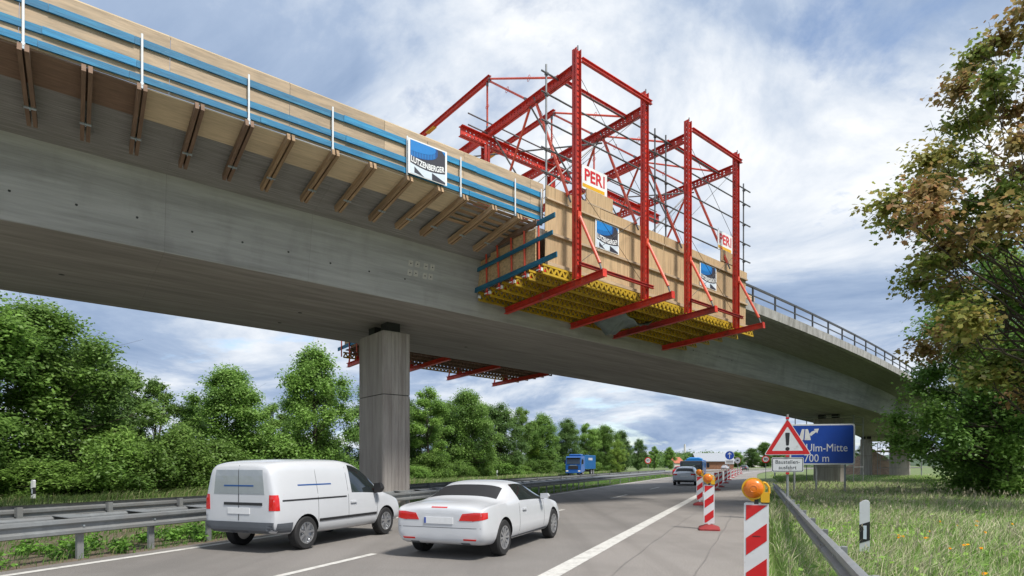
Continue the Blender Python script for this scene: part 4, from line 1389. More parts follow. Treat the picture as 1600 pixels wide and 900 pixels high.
def car_body(stations, glass_side, glass_ends, axles, wr, halfw, mats, parent, names=('body', 'side_window', 'end_window'), sub=2, arch=None):
    """lofted car shell; stations (x, zb, zk, zr, wl, wk, wr); returns body object and a BVH for placing fittings"""
    bm = bmesh.new()
    cr = bm.edges.layers.float.new('crease_edge')
    rings = []
    for (x, zb, zk, zr, wl, wk, wf) in stations:
        half = [(0, zb), (wl * .86, zb), (wl, zb + .09), (wl * 1.012, zb + (zk - zb) * .55), (wk, zk), (wf, zr - .055), (wf * .62, zr - .004), (0, zr)]
        pts = half + [(-y, z) for y, z in half[-2:0:-1]]
        rings.append([bm.verts.new((x, y, z)) for y, z in pts])
    n = len(rings[0])
    for i in range(len(rings) - 1):
        for j in range(n):
            j2 = (j + 1) % n
            f = bm.faces.new((rings[i][j], rings[i + 1][j], rings[i + 1][j2], rings[i][j2]))
            jj = j if j < 7 else n - 1 - j      # mirrored strip index: 4 = side glass strip, 5,6 = roof strips
            if jj == 4 and i in glass_side: f.material_index = 1
            if jj in (5, 6) and i in glass_ends: f.material_index = 2
    f0 = bm.faces.new(rings[0]); f1 = bm.faces.new(rings[-1][::-1])
    for r_ in rings:
        pass
    for e in bm.edges:
        a, c = e.verts
        for r_ in (4, n - 4):
            pass
    for i in range(len(rings) - 1):
        for j, cv in ((4, .45), (n - 4, .45), (5, .35), (n - 5, .35), (1, .4), (n - 1, .4)):
            e = bm.edges.get((rings[i][j], rings[i + 1][j]))
            if e: e[cr] = cv
    for r_ in (rings[0], rings[-1]):
        for j in range(n):
            e = bm.edges.get((r_[j], r_[(j + 1) % n]))
            if e: e[cr] = .35
    bmesh.ops.recalc_face_normals(bm, faces=bm.faces)
    me = bpy.data.meshes.new('shell'); bm.to_mesh(me); bm.free()
    for m_ in mats: me.materials.append(m_)
    me.materials.append(M_BLACK)
    ob = bpy.data.objects.new('shell', me); col.objects.link(ob)
    sb = ob.modifiers.new('s', 'SUBSURF'); sb.levels = sub; sb.render_levels = sub
    cut = MB()
    for ax in axles:
        for sg in (-1, 1):
            cut.tube((ax, sg * (halfw - .26), wr), (ax, sg * (halfw + .3), wr), arch or wr * 1.16, 28)
    cu = cut.build('cutter', M_BLACK)
    bo = ob.modifiers.new('b', 'BOOLEAN'); bo.object = cu; bo.operation = 'DIFFERENCE'; bo.solver = 'EXACT'
    bo.material_mode = 'TRANSFER'
    me2 = evaluated_mesh(ob)
    bpy.data.objects.remove(ob); bpy.data.objects.remove(cu)
    verts = [v.co.copy() for v in me2.vertices]
    bvh = BVHTree.FromPolygons(verts, [tuple(p.vertices) for p in me2.polygons])
    mlist = [m_ for m_ in me2.materials]
    groups = {}
    for p_ in me2.polygons:
        groups.setdefault(mlist[p_.material_index].name, []).append(p_)
    body = None
    res = {}
    def sub_mesh(polys, nm, mat_, par):
        idx = {}; vv = []; ff = []
        for p_ in polys:
            q = []
            for i in p_.vertices:
                if i not in idx: idx[i] = len(vv); vv.append(tuple(verts[i]))
                q.append(idx[i])
            ff.append(q)
        mm = bpy.data.meshes.new(nm); mm.from_pydata(vv, [], ff)
        ml = mat_ if isinstance(mat_, list) else [mat_]
        for z in ml: mm.materials.append(z)
        mm.polygons.foreach_set('use_smooth', [True] * len(mm.polygons)); mm.set_sharp_from_angle(angle=R(35)); mm.update()
        o = bpy.data.objects.new(nm, mm); col.objects.link(o); o.parent = par
        return o
    body = sub_mesh(groups[mats[0].name], names[0], mats[0], parent)
    for ax in axles:
        for sg in (-1, 1):
            L_ = [p_ for p_ in groups.get(M_BLACK.name, []) if abs(p_.center.x - ax) < 1.0 and p_.center.y * sg > 0]
            if L_: sub_mesh(L_, 'wheel_arch_liner', M_BLACK, parent)
    if mats[1].name in groups:
        L = [p_ for p_ in groups[mats[1].name]]
        parts = {'left_side': [], 'right_side': [], 'front': [], 'rear': []}
        mid = (stations[0][0] + stations[-1][0]) / 2
        for p_ in L:
            c = p_.center; nn = p_.normal
            if abs(nn.y) > .55: parts['left_side' if nn.y > 0 else 'right_side'].append(p_)
            else: parts['front' if c.x > mid else 'rear'].append(p_)
        for k_, nm in (('left_side', 'side_window'), ('right_side', 'side_window'), ('front', 'windscreen'), ('rear', 'rear_window')):
            if parts[k_]: sub_mesh(parts[k_], nm, mats[1], parent)
    bpy.data.meshes.remove(me2)
    return body, bvh


def patch(bvh, direction, quad, mat, name, parent, off=.006, nx=6, ny=4, depth=.03, origin=None):
    """fitting that follows the body: corners quad (a, b) in the plane square to direction, cast onto the shell.
    direction: 'rear', 'front', 'left', 'right', 'rr' (rear right corner), 'rl'"""
    D = {'rear': ((1, 0, 0), (0, 1, 0)), 'front': ((-1, 0, 0), (0, 1, 0)), 'right': ((0, 1, 0), (1, 0, 0)), 'left': ((0, -1, 0), (1, 0, 0)),
         'rr': ((.7071, .7071, 0), (.7071, -.7071, 0)), 'rl': ((.7071, -.7071, 0), (.7071, .7071, 0)), 'top': ((0, 0, -1), (1, 0, 0))}[direction]
    d = Vector(D[0]); h = Vector(D[1]); v_ = Vector((0, 0, 1)) if direction != 'top' else Vector((0, 1, 0))
    g = []
    for j in range(ny + 1):
        row = []
        for i in range(nx + 1):
            f, q = i / nx, j / ny
            a = (1 - f) * (1 - q) * quad[0][0] + f * (1 - q) * quad[1][0] + f * q * quad[2][0] + (1 - f) * q * quad[3][0]
            c = (1 - f) * (1 - q) * quad[0][1] + f * (1 - q) * quad[1][1] + f * q * quad[2][1] + (1 - f) * q * quad[3][1]
            org = h * a + v_ * c - d * 8
            loc, nn, _, _ = bvh.ray_cast(org, d)
            if loc is None: loc = row[-1] if row else (g[-1][i] if g else h * a + v_ * c)
            row.append(loc - d * off)
        g.append(row)
    m = MB(); k = 0
    nxp = nx + 1
    top = [p for r_ in g for p in r_]; bot = [p + d * depth for p in top]
    m.v = [tuple(p) for p in top + bot]; N = len(top)
    def addf(q): m.f.append(q); m.uv.extend([(0, 0)] * len(q)); m.mi.append(0)
    for j in range(ny):
        for i in range(nx):
            a = j * nxp + i; addf((a, a + 1, a + nxp + 1, a + nxp))
    edge = [i for i in range(nxp)] + [j * nxp + nx for j in range(1, ny + 1)] + [ny * nxp + i for i in range(nx - 1, -1, -1)] + [j * nxp for j in range(ny - 1, 0, -1)]
    for a, c in zip(edge, edge[1:] + edge[:1]): addf((a, c, c + N, a + N))
    return m.build(name, mat, parent, local=True)


def wheels(parent, axles, r, halfw, w=.2, spokes=10):
    tm = MB(); tm.lathe([(r * .62, -w / 2), (r * .93, -w / 2), (r, -w * .38), (r, w * .38), (r * .93, w / 2), (r * .66, w / 2), (r * .64, w * .3), (r * .64, -w * .3), (r * .62, -w / 2)], 28, 'Y', caps=False)
    rm = MB(); rm.lathe([(r * .655, -w * .4), (r * .665, w * .50), (r * .61, w * .50), (r * .58, w * .18), (.02, w * .12)], 24, 'Y')
    for i in range(spokes):
        a = 2 * math.pi * i / spokes
        c, s_ = math.cos(a), math.sin(a)
        rm.box((c * .04, w * .36, s_ * .04), (c * r * .62, w * .42, s_ * r * .62), (0, 1, 0), .035, .03)
    rm.lathe([(.06, w * .30), (.06, w * .44), (.02, w * .45)], 12, 'Y')
    t0 = r0 = None
    for ax in axles:
        for sg in (1, -1):
            if t0 is None:
                t0 = tm.build('wheel', M_TYRE, parent, local=True, smooth=True); r0 = rm.build('rim', M_RIM, t0, local=True, smooth=True)
                o = t0
            else:
                o = copy_tree(t0, parent)
            o.location = (ax, sg * (halfw - w / 2 - .005), r)
            o.rotation_euler = (0, random.uniform(0, 1) if sg > 0 else random.uniform(0, 1), 0 if sg > 0 else math.pi)


def place(e, s, t):
    p = RP(s, t, 0.006); e.location = p; e.rotation_euler = (0, 0, math.pi / 2 - road_heading(t))


# white hardtop convertible
cv = empty('parked_placeholder', (0, 0, 0)); cv.name = 'convertible_car'
tag(cv, 'white two door hardtop convertible driving away in the right lane', 'car')
st = [(0.0, .34, .78, .84, .775, .77, .66), (.05, .25, .86, .915, .84, .825, .70), (.30, .22, .90, .955, .86, .85, .72), (.62, .21, .915, .975, .875, .855, .72), (.82, .21, .92, .995, .875, .85, .70),
      (1.38, .21, .925, 1.265, .87, .845, .585), (1.56, .21, .925, 1.295, .87, .845, .595), (2.0, .21, .92, 1.31, .87, .845, .60), (2.45, .21, .91, 1.265, .87, .845, .59), (3.12, .21, .89, .965, .87, .84, .70),
      (3.55, .22, .855, .91, .87, .825, .69), (4.05, .22, .77, .82, .855, .79, .66), (4.32, .26, .64, .68, .79, .74, .6), (4.43, .36, .54, .58, .64, .62, .5)]
body, bvh = car_body(st, (6, 7, 8), (4, 8), (.83, 3.62), .315, .875, [M_CARW, M_GLASS, M_GLASS], cv)
wheels(cv, (.83, 3.62), .315, .87, spokes=10)
patch(bvh, 'rr', [(.44, .655), (.70, .70), (.70, .80), (.46, .80)], M_TAIL, 'tail_light', cv)
patch(bvh, 'rl', [(.44, .655), (.70, .70), (.70, .80), (.46, .80)], M_TAIL, 'tail_light', cv)
for sg in (-1, 1):
    patch(bvh, 'rear', [(sg * .38, .66), (sg * .66, .66), (sg * .66, .80), (sg * .44, .775)], M_TAIL, 'tail_light', cv)
    patch(bvh, 'rear', [(sg * .46, .33), (sg * .68, .33), (sg * .70, .36), (sg * .46, .36)], M_TAIL, 'reflector', cv)
    patch(bvh, 'rear', [(sg * .40, .24), (sg * .56, .24), (sg * .56, .29), (sg * .40, .29)], M_TRIM, 'exhaust_opening', cv)
patch(bvh, 'rear', [(-.27, .60), (.27, .60), (.27, .71), (-.27, .71)], M_SIGNW, 'number_plate', cv, off=.012)
patch(bvh, 'rear', [(.24, .605), (.27, .605), (.27, .705), (.24, .705)], M_SIGNB, 'plate_band', cv, off=.015, nx=1, ny=1)
patch(bvh, 'rear', [(-.15, .868), (.15, .868), (.15, .886), (-.15, .886)], M_TAIL, 'brake_light', cv, ny=1)
patch(bvh, 'rear', [(-.78, .535), (.78, .535), (.78, .541), (-.78, .541)], M_BLACK, 'bumper_seam', cv, off=.002, nx=14, ny=1)
for sd_ in ('right', 'left'):
    for x in (1.55, 2.95):
        patch(bvh, sd_, [(x, .30), (x + .008, .30), (x + .008, .88), (x, .88)], M_BLACK, 'door_seam', cv, off=.002, nx=1, ny=8, depth=.01)
    patch(bvh, sd_, [(1.7, .74), (1.9, .74), (1.9, .77), (1.7, .77)], M_CARW, 'door_handle', cv, off=.03)
    patch(bvh, sd_, [(1.2, .26), (3.2, .26), (3.2, .30), (1.2, .29)], M_TRIM, 'sill_trim', cv, off=.004, nx=10, ny=1)
for sg in (-1, 1):
    m = MB(); m.sweep([[Vector((2.68 + x, sg * (.88 + y), .96 + z * f)) for y, z in ((0, -.05), (.15, -.05), (.17, 0), (.15, .06), (0, .05))] for x, f in ((0, 1), (.09, .8), (.13, .4))], caps=True)
    m.build('mirror', M_CARW, cv, local=True)
place(cv, -4.95, 9.05)

# white panel van
vn = empty('panel_van', (0, 0, 0), 'white panel van with grey bumpers driving in the left lane', 'van')
st = [(0.0, .42, .94, 1.54, .80, .80, .66), (.05, .34, .98, 1.64, .85, .845, .70), (.40, .30, 1.0, 1.685, .865, .855, .73), (.8, .28, 1.0, 1.70, .87, .86, .735), (1.5, .26, 1.0, 1.71, .87, .86, .735), (2.0, .26, 1.0, 1.705, .87, .86, .73),
      (2.12, .26, 1.0, 1.70, .87, .86, .725), (2.62, .26, .99, 1.63, .87, .86, .69), (3.15, .26, .965, 1.24, .87, .855, .70), (3.42, .26, .945, 1.03, .87, .85, .73), (3.8, .28, .87, .93, .865, .83, .70), (4.08, .28, .75, .80, .84, .79, .66), (4.24, .36, .58, .64, .70, .68, .56)]
body, bvh = car_body(st, (6, 7), (7, 8), (.80, 3.45), .31, .875, [M_CARW, M_GLASS, M_GLASS], vn)
wheels(vn, (.80, 3.45), .31, .87, spokes=7)
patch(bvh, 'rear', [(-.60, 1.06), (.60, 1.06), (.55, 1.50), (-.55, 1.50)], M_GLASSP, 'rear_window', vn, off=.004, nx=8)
patch(bvh, 'rear', [(-.78, .36), (.78, .36), (.80, .56), (-.80, .56)], M_TRIM, 'rear_bumper', vn, off=.03, nx=12)
for sg, sd_ in ((-1, 'right'), (1, 'left')):
    patch(bvh, 'rear', [(sg * .70, .77), (sg * .842, .77), (sg * .835, 1.05), (sg * .71, 1.05)], M_TAIL, 'tail_light', vn)
    patch(bvh, sd_, [(.0, .77), (.11, .77), (.10, 1.05), (.0, 1.05)], M_TAIL, 'tail_light', vn)
    patch(bvh, sd_, [(1.15, .50), (3.05, .50), (3.05, .55), (1.15, .55)], M_BLACK, 'side_moulding', vn, off=.014, nx=10, ny=1)
    patch(bvh, sd_, [(.18, .93), (2.0, .93), (2.0, .958), (.18, .958)], M_BLACK, 'slide_rail', vn, off=.006, nx=10, ny=1)
    patch(bvh, sd_, [(.0, .36), (.4, .36), (.4, .54), (.0, .54)], M_TRIM, 'bumper_corner', vn, off=.03)
    patch(bvh, sd_, [(2.12, .80), (2.32, .80), (2.32, .835), (2.12, .835)], M_CARW, 'door_handle', vn, off=.03)
    patch(bvh, sd_, [(1.55, 1.20), (.6, 1.20), (.6, 1.225), (1.55, 1.225)], M_LOGOB2, 'printed_line', vn, off=.003, nx=8, ny=1)
    for x, z1 in ((2.06, 1.55), (3.08, .95), (1.12, 1.5)):
        patch(bvh, sd_, [(x, .36), (x + .008, .36), (x + .008, z1), (x, z1)], M_BLACK, 'door_seam', vn, off=.002, nx=1, ny=8, depth=.01)
    m = MB(); m.sweep([[Vector((2.95 + x, sg * (.87 + y), 1.08 + z * f)) for y, z in ((0, -.10), (.16, -.10), (.19, 0), (.16, .12), (0, .10))] for x, f in ((0, 1), (.09, .9), (.14, .5))], caps=True)
    m.build('mirror', M_BLACK, vn, local=True)
patch(bvh, 'rear', [(-.26, .70), (.26, .70), (.26, .81), (-.26, .81)], M_SIGNW, 'number_plate', vn, off=.01)
patch(bvh, 'rear', [(-.55, .86), (.35, .86), (.35, .91), (-.55, .91)], M_BLACK, 'handle_strip', vn, off=.01)
patch(bvh, 'rear', [(-.004, .58), (.004, .58), (.004, 1.58), (-.004, 1.58)], M_BLACK, 'door_seam', vn, off=.007, nx=1, ny=10, depth=.012)
patch(bvh, 'rear', [(-.35, 1.20), (.35, 1.20), (.35, 1.225), (-.35, 1.225)], M_LOGOB2, 'printed_line', vn, off=.007, nx=6, ny=1)
place(vn, -8.72, 8.42)


def hatchback(name, label, paint, s, t, group=None, detail=True):
    e = empty(name, (0, 0, 0), label, 'car', group)
    st = [(0.0, .40, .80, .90, .70, .70, .60), (.06, .28, .90, .985, .84, .82, .68), (.12, .26, .92, 1.04, .86, .84, .67), (.50, .24, .93, 1.37, .88, .86, .59), (.75, .23, .93, 1.43, .885, .865, .60), (1.6, .23, .93, 1.47, .885, .865, .62),
          (2.4, .23, .92, 1.45, .885, .865, .61), (2.7, .23, .91, 1.39, .885, .86, .60), (3.4, .23, .90, .98, .88, .85, .70), (3.75, .24, .85, .92, .87, .83, .68), (4.15, .25, .72, .78, .82, .77, .62), (4.3, .34, .58, .62, .68, .64, .5)]
    body, bvh = car_body(st, (3, 4, 5, 6, 7), (2, 7), (.8, 3.45), .32, .885, [paint, M_GLASS, M_GLASS], e)
    wheels(e, (.8, 3.45), .32, .88, spokes=5)
    for sg in (-1, 1):
        patch(bvh, 'rear', [(sg * .48, .78), (sg * .80, .78), (sg * .80, .90), (sg * .52, .90)], M_TAIL, 'tail_light', e)
        patch(bvh, 'right' if sg < 0 else 'left', [(.03, .78), (.3, .80), (.22, .90), (.03, .90)], M_TAIL, 'tail_light', e)
        m = MB(); m.box((3.0, sg * .88, .98), (3.0, sg * 1.05, .98), (0, 0, 1), .12, .12); m.build('mirror', paint, e, local=True, bevel=.02)
        m = MB(); m.box((.6, sg * .56, 1.475), (2.4, sg * .57, 1.50), (0, 0, 1), .03, .03); m.build('roof_rail', M_ZINC, e, local=True)
    patch(bvh, 'rear', [(-.27, .66), (.27, .66), (.27, .76), (-.27, .76)], M_SIGNW, 'number_plate', e, off=.01)
    patch(bvh, 'rear', [(-.76, .27), (.76, .27), (.76, .40), (-.76, .40)], M_BLACK, 'bumper_insert', e, off=.012, nx=10)
    place(e, s, t)
    return e


silver = hatchback('estate_car', 'silver estate car ahead in the right lane beside the beacons', M_CARS, -5.05, 48.0)
redc = hatchback('small_red_car', 'small dark red car half hidden left of the silver estate', M_CARR, -8.9, 79.0)
hatchback('distant_white_car', 'tiny white car far off on the motorway bend', M_CARW, -19.5, 205.0, 'tiny cars far down the motorway')
hatchback('distant_dark_car', 'tiny dark car far off on the motorway bend', M_CARK, -8.2, 175.0, 'tiny cars far down the motorway')
hatchback('distant_silver_car', 'tiny silver car farthest off on the motorway bend', M_CARS, -5, 225.0, 'tiny cars far down the motorway')

# lorry seen from behind, beyond the silver car
lb = empty('blue_lorry', (0, 0, 0), 'dark rear of a blue lorry driving just beyond the silver estate', 'lorry')
def lbox(name, x0, x1, y0, y1, z0, z1, mat, parent, bev=.03):
    m = MB(); m.box(((x0), (y0 + y1) / 2, (z0 + z1) / 2), ((x1), (y0 + y1) / 2, (z0 + z1) / 2), (0, 0, 1), abs(y1 - y0), z1 - z0)
    return m.build(name, mat, parent, local=True, bevel=bev)
lbox('cargo_body', 0, 3.4, -.98, .98, .7, 1.95, M_CARK, lb, .06)
lbox('rear_window', -.012, 0.0, -.8, .8, 1.25, 1.8, M_GLASS, lb, 0)
lbox('cab', 3.5, 5.0, -1.0, 1.0, .5, 2.05, M_CARB, lb, .1)
lbox('side_panel', .05, 3.3, -1.03, -.985, .75, 1.9, M_CARB, lb, .01)
lbox('side_panel', .05, 3.3, .985, 1.03, .75, 1.9, M_CARB, lb, .01)
m = MB(); m.sweep([[Vector((x, y, 1.96 + z * f)) for y, z in ((-.75, 0), (-.7, .25), (-.45, .36), (.45, .36), (.7, .25), (.75, 0))] for x, f in ((2.9, .75), (3.3, 1.0), (4.4, .9), (4.9, .2))], caps=True)
m.build('roof_spoiler', M_LOGOB, lb, local=True)
lbox('rear_bumper', -.08, .02, -.95, .95, .42, .58, M_BLACK, lb)
for sg in (-1, 1):
    lbox('tail_light', -.095, -.082, sg * .62, sg * .9, .44, .56, M_TAIL, lb, 0)
    lbox('mirror', 4.9, 5.0, sg * 1.05, sg * 1.3, 1.3, 1.8, M_BLACK, lb)
wheels(lb, (.9, 4.2), .4, .98, .24, 6)
place(lb, -5.6, 59.5)

# blue lorry coming towards us on the opposite carriageway
tk = empty('container_lorry', (0, 0, 0), 'blue lorry with container body coming along the opposite carriageway', 'lorry')
lbox('chassis', .3, 8.2, -.5, .5, .55, .85, M_BLACK, tk)
m = MB()
cabp = [(8.45, .45), (8.55, .62), (8.55, 1.65), (8.32, 2.62), (8.1, 2.78), (6.6, 2.80), (6.45, 2.7), (6.45, .75), (7.0, .6)]
m.prism([(x, -1.13, z) for x, z in cabp], (0, 2.26, 0)); m.build('cab', M_CARB, tk, local=True, bevel=.06)
m = MB(); m.prism([(8.575, -1.0, 1.70), (8.36, -.95, 2.46), (8.36, .95, 2.46), (8.575, 1.0, 1.70)], (.015, 0, .0)); m.build('windscreen', M_GLASS, tk, local=True)
lbox('sun_visor', 8.32, 8.62, -1.0, 1.0, 2.48, 2.60, M_BLACK, tk)
lbox('radiator_grille', 8.55, 8.6, -.72, .72, .95, 1.42, M_BLACK, tk)
lbox('bumper', 8.45, 8.65, -1.12, 1.12, .38, .70, M_CARB, tk)
lbox('emblem_bar', 8.6, 8.615, -.5, .5, 1.45, 1.53, M_ZINC, tk, 0)
for sg in (-1, 1):
    lbox('headlight', 8.62, 8.66, sg * .72, sg * 1.05, .60, .78, M_LAMPW, tk, .01)
    lbox('mirror', 8.2, 8.35, sg * 1.2, sg * 1.42, 1.7, 2.3, M_BLACK, tk)
    m = MB(); m.prism([(7.35, sg * 1.132, 1.65), (8.3, sg * 1.132, 1.65), (8.12, sg * 1.132, 2.4), (7.4, sg * 1.132, 2.4)], (0, sg * .008, 0)); m.build('side_window', M_GLASS, tk, local=True)
m = MB(); m.prism([(7.9, -.9, 2.8), (7.6, -.85, 3.15), (6.5, -.85, 3.2), (6.5, .85, 3.2), (7.6, .85, 3.15), (7.9, .9, 2.8)], (0, 0, .001)); 
lbox('roof_box', 6.5, 7.7, -.9, .9, 2.81, 3.1, M_CARB, tk, .12)
lbox('container', .2, 6.2, -1.16, 1.16, .95, 3.0, M_CARB2, tk, .03)
for i in range(14):
    x = .4 + i * .41
    for sg in (-1, 1): lbox('container_rib', x, x + .1, sg * 1.162, sg * 1.21, 1.0, 2.95, M_CARB2, tk, 0)
for sg in (-1, 1):
    for k_ in range(7): lbox('white_letter', 2.4 + k_ * .34, 2.62 + k_ * .34, sg * 1.213, sg * 1.218, 2.25, 2.6, M_SIGNW, tk, 0)
wheels(tk, (1.2, 2.4, 7.3), .48, 1.1, .28, 8)
p = RP(-24.0, 92, .006); tk.location = p; tk.rotation_euler = (0, 0, -math.pi / 2 - TH)

# ------------------------------------------------------------------ trees and bushes
rng = np.random.default_rng(7)


def leaves(centres, radii, count, size, hues, flat=.55, shape='quad', up_bias=.6, seed=0, spread=1.0):
    """leaf-sized faces scattered through clumps; returns verts, verts per face, tint per face"""
    r = np.random.default_rng(seed)
    nC = len(centres)
    w = np.asarray(radii) ** 2; w = w / w.sum()
    cnt = np.maximum(8, (w * count).astype(int))
    idx = np.repeat(np.arange(nC), cnt)
    N = len(idx)
    dirs = r.normal(size=(N, 3)); dirs /= np.linalg.norm(dirs, axis=1, keepdims=True)
    rad = np.abs(r.normal(0, .62, N)); rad = np.where(rad > 1.12, r.random(N), rad)
    pos = np.asarray(centres)[idx] + dirs * (rad * np.asarray(radii)[idx] * spread)[:, None] * np.array([1, 1, flat])
    nrm = r.normal(size=(N, 3)); nrm[:, 2] = np.abs(nrm[:, 2]) + up_bias
    nrm += dirs * .5
    nrm /= np.linalg.norm(nrm, axis=1, keepdims=True)
    t = r.normal(size=(N, 3)); t -= nrm * (t * nrm).sum(1, keepdims=True); t /= np.linalg.norm(t, axis=1, keepdims=True)
    bt_ = np.cross(nrm, t)
    s = size * (.6 + .8 * r.random(N))
    if shape == 'quad':
        prof = np.array([(-.5, 0), (0.05, .34), (.62, 0), (.05, -.34)])
    else:
        prof = np.array([(-.5, 0), (-.25, .30), (-.05, .28), (.12, .46), (.25, .22), (.64, .0), (.25, -.22), (.12, -.46), (-.05, -.28), (-.25, -.30)])
    k = len(prof)
    V = pos[:, None, :] + (t[:, None, :] * prof[None, :, 0:1] + bt_[:, None, :] * prof[None, :, 1:2]) * s[:, None, None]
    droop = (prof[:, 0] ** 2)[None, :] * .25 * s[:, None]
    V[:, :, 2] -= droop
    hues = np.asarray(hues)
    hc = r.integers(0, len(hues), nC)
    base = hues[hc][idx]
    mixr = r.random((N, 1))
    alt = hues[r.integers(0, len(hues), N)]
    tint = (base * .65 + alt * .35) * (1.05 + .9 * mixr) * np.array([1.12, 1.0, .95])
    return V.reshape(-1, 3), k, tint


def make_tree(name, h, cr, seed, hues, nclump=60, nleaf=42000, size=.17, base=.12, shape='quad', lean=(0, 0), sparse=1.0, trunk_r=None, top_power=.8, clump=(.22, .36), mat=None, stems=1, flat=.85):
    """returns an Empty at the tree's foot with a trunk mesh and a crown mesh"""
    r = np.random.default_rng(seed)
    e = bpy.data.objects.new(name, None); col.objects.link(e)
    centres, radii = [], []
    tries = 0
    while len(centres) < nclump and tries < 9000:
        tries += 1
        f = base + (1 - base) * r.random() ** .9
        # crown width over height: full in the lower middle, narrowing to the top, uneven
        prof = math.sin(math.pi * min(1, (f - base * .6) / (1 - base * .6)) ** top_power) ** .62
        a = r.random() * 2 * math.pi
        wob = 1 + .28 * math.sin(a * 2 + seed) + .18 * math.sin(a * 3 + f * 7 + seed * 2)
        q = (r.random() ** .5) * .86
        rad = cr * prof * q * wob
        if rad > cr * 1.3: continue
        c = np.array([math.cos(a) * rad + lean[0] * f, math.sin(a) * rad + lean[1] * f, h * f * .96])
        rr_ = cr * (clump[0] + (clump[1] - clump[0]) * r.random()) * sparse
        if any(np.linalg.norm((c - o_) * [1, 1, 1.2]) < (rr_ + q_) * .36 for o_, q_ in zip(centres, radii)): continue
        centres.append(c); radii.append(rr_)
    # wood
    m = MB()
    tr = trunk_r or h * .017
    for sidx in range(stems):
        ph = sidx * 2.4
        sp = 0 if stems == 1 else cr * .25
        pts = []
        for i in range(9):
            f = i / 8
            pts.append(Vector((lean[0] * f * .9 + math.sin(f * 4 + seed + ph) * .02 * h * f + math.cos(ph) * sp * f, lean[1] * f * .9 + math.cos(f * 3.3 + seed) * .02 * h * f + math.sin(ph) * sp * f, h * .9 * f)))
        for i in range(8):
            m.tube(pts[i], pts[i + 1], tr * (1.25 if i == 0 else 1) * (1 - .88 * i / 8), 7, tr * (1 - .88 * (i + 1) / 8), cap=False)
    for c, rr_ in zip(centres, radii):
        f = max(.08, c[2] / h * (.55 + .33 * r.random()))
        g = min(7.999, f / .9 * 8); i = int(g)
        a = pts[i].lerp(pts[i + 1], g - i)
        cv_ = Vector(c)
        mid = a.lerp(cv_, .5) + Vector((0, 0, -.06 * h * r.random() + .02 * h)) + Vector(r.normal(size=3) * .02 * h)
        r0 = max(.012, tr * (1 - .88 * g / 8) * .32)
        m.tube(a, mid, r0, 5, r0 * .6, cap=False); m.tube(mid, cv_, r0 * .6, 5, r0 * .25, cap=False)
        for _ in range(3):
            tip = cv_ + Vector(r.normal(size=3)) * rr_ * .5
            m.tube(mid.lerp(cv_, .6), tip, r0 * .3, 4, .004, cap=False)
    tk_ = m.build('trunk', M_BARK, e, local=True, smooth=True)
    V, k, tint = leaves(centres, radii, nleaf, size, hues, seed=seed + 1, shape=shape, flat=flat)
    np_mesh('crown', V, k, mat or M_LEAF, e, tint)
    return e


G1 = [(.085, .17, .035), (.11, .21, .045), (.07, .145, .035), (.13, .235, .06)]
G2 = [(.10, .19, .04), (.14, .25, .06), (.08, .16, .035)]
G3 = [(.065, .13, .04), (.08, .155, .045), (.10, .185, .055)]
G4 = [(.17, .28, .05), (.2, .32, .07), (.13, .23, .045)]
MR = [(.16, .19, .045), (.21, .15, .07), (.13, .19, .045), (.22, .23, .065), (.11, .18, .04), (.22, .13, .07), (.14, .20, .05), (.10, .17, .04)]

protoA = make_tree('roadside_tree', 10.0, 3.4, 11, G1, 80, 72000, .155, base=.06)
protoB = make_tree('roadside_tree', 10.0, 3.0, 23, G2, 46, 44000, .15, base=.1, top_power=.95, clump=(.18, .3))
protoC = make_tree('roadside_tree', 10.0, 3.2, 37, G3, 75, 62000, .155, base=.05)
protoS = make_tree('roadside_tree', 10.0, 3.0, 41, G1, 34, 9000, .18, base=.25, sparse=.85, stems=2)
protoL = make_tree('roadside_tree', 10.0, 3.3, 53, G4, 60, 44000, .17, base=.05)
used = set()


def put_tree(proto, u, Y, h, wf, label, rz, cat='tree', group='trees along the opposite carriageway'):
    o = proto if id(proto) not in used else copy_tree(proto)
    used.add(id(proto))
    o.location = ((u - 800) / 950 * Y, Y, -.05)
    s = h / 10.0
    o.scale = (s * wf, s * wf, s); o.rotation_euler = (0, 0, rz)
    tag(o, label, cat, group)
    return o


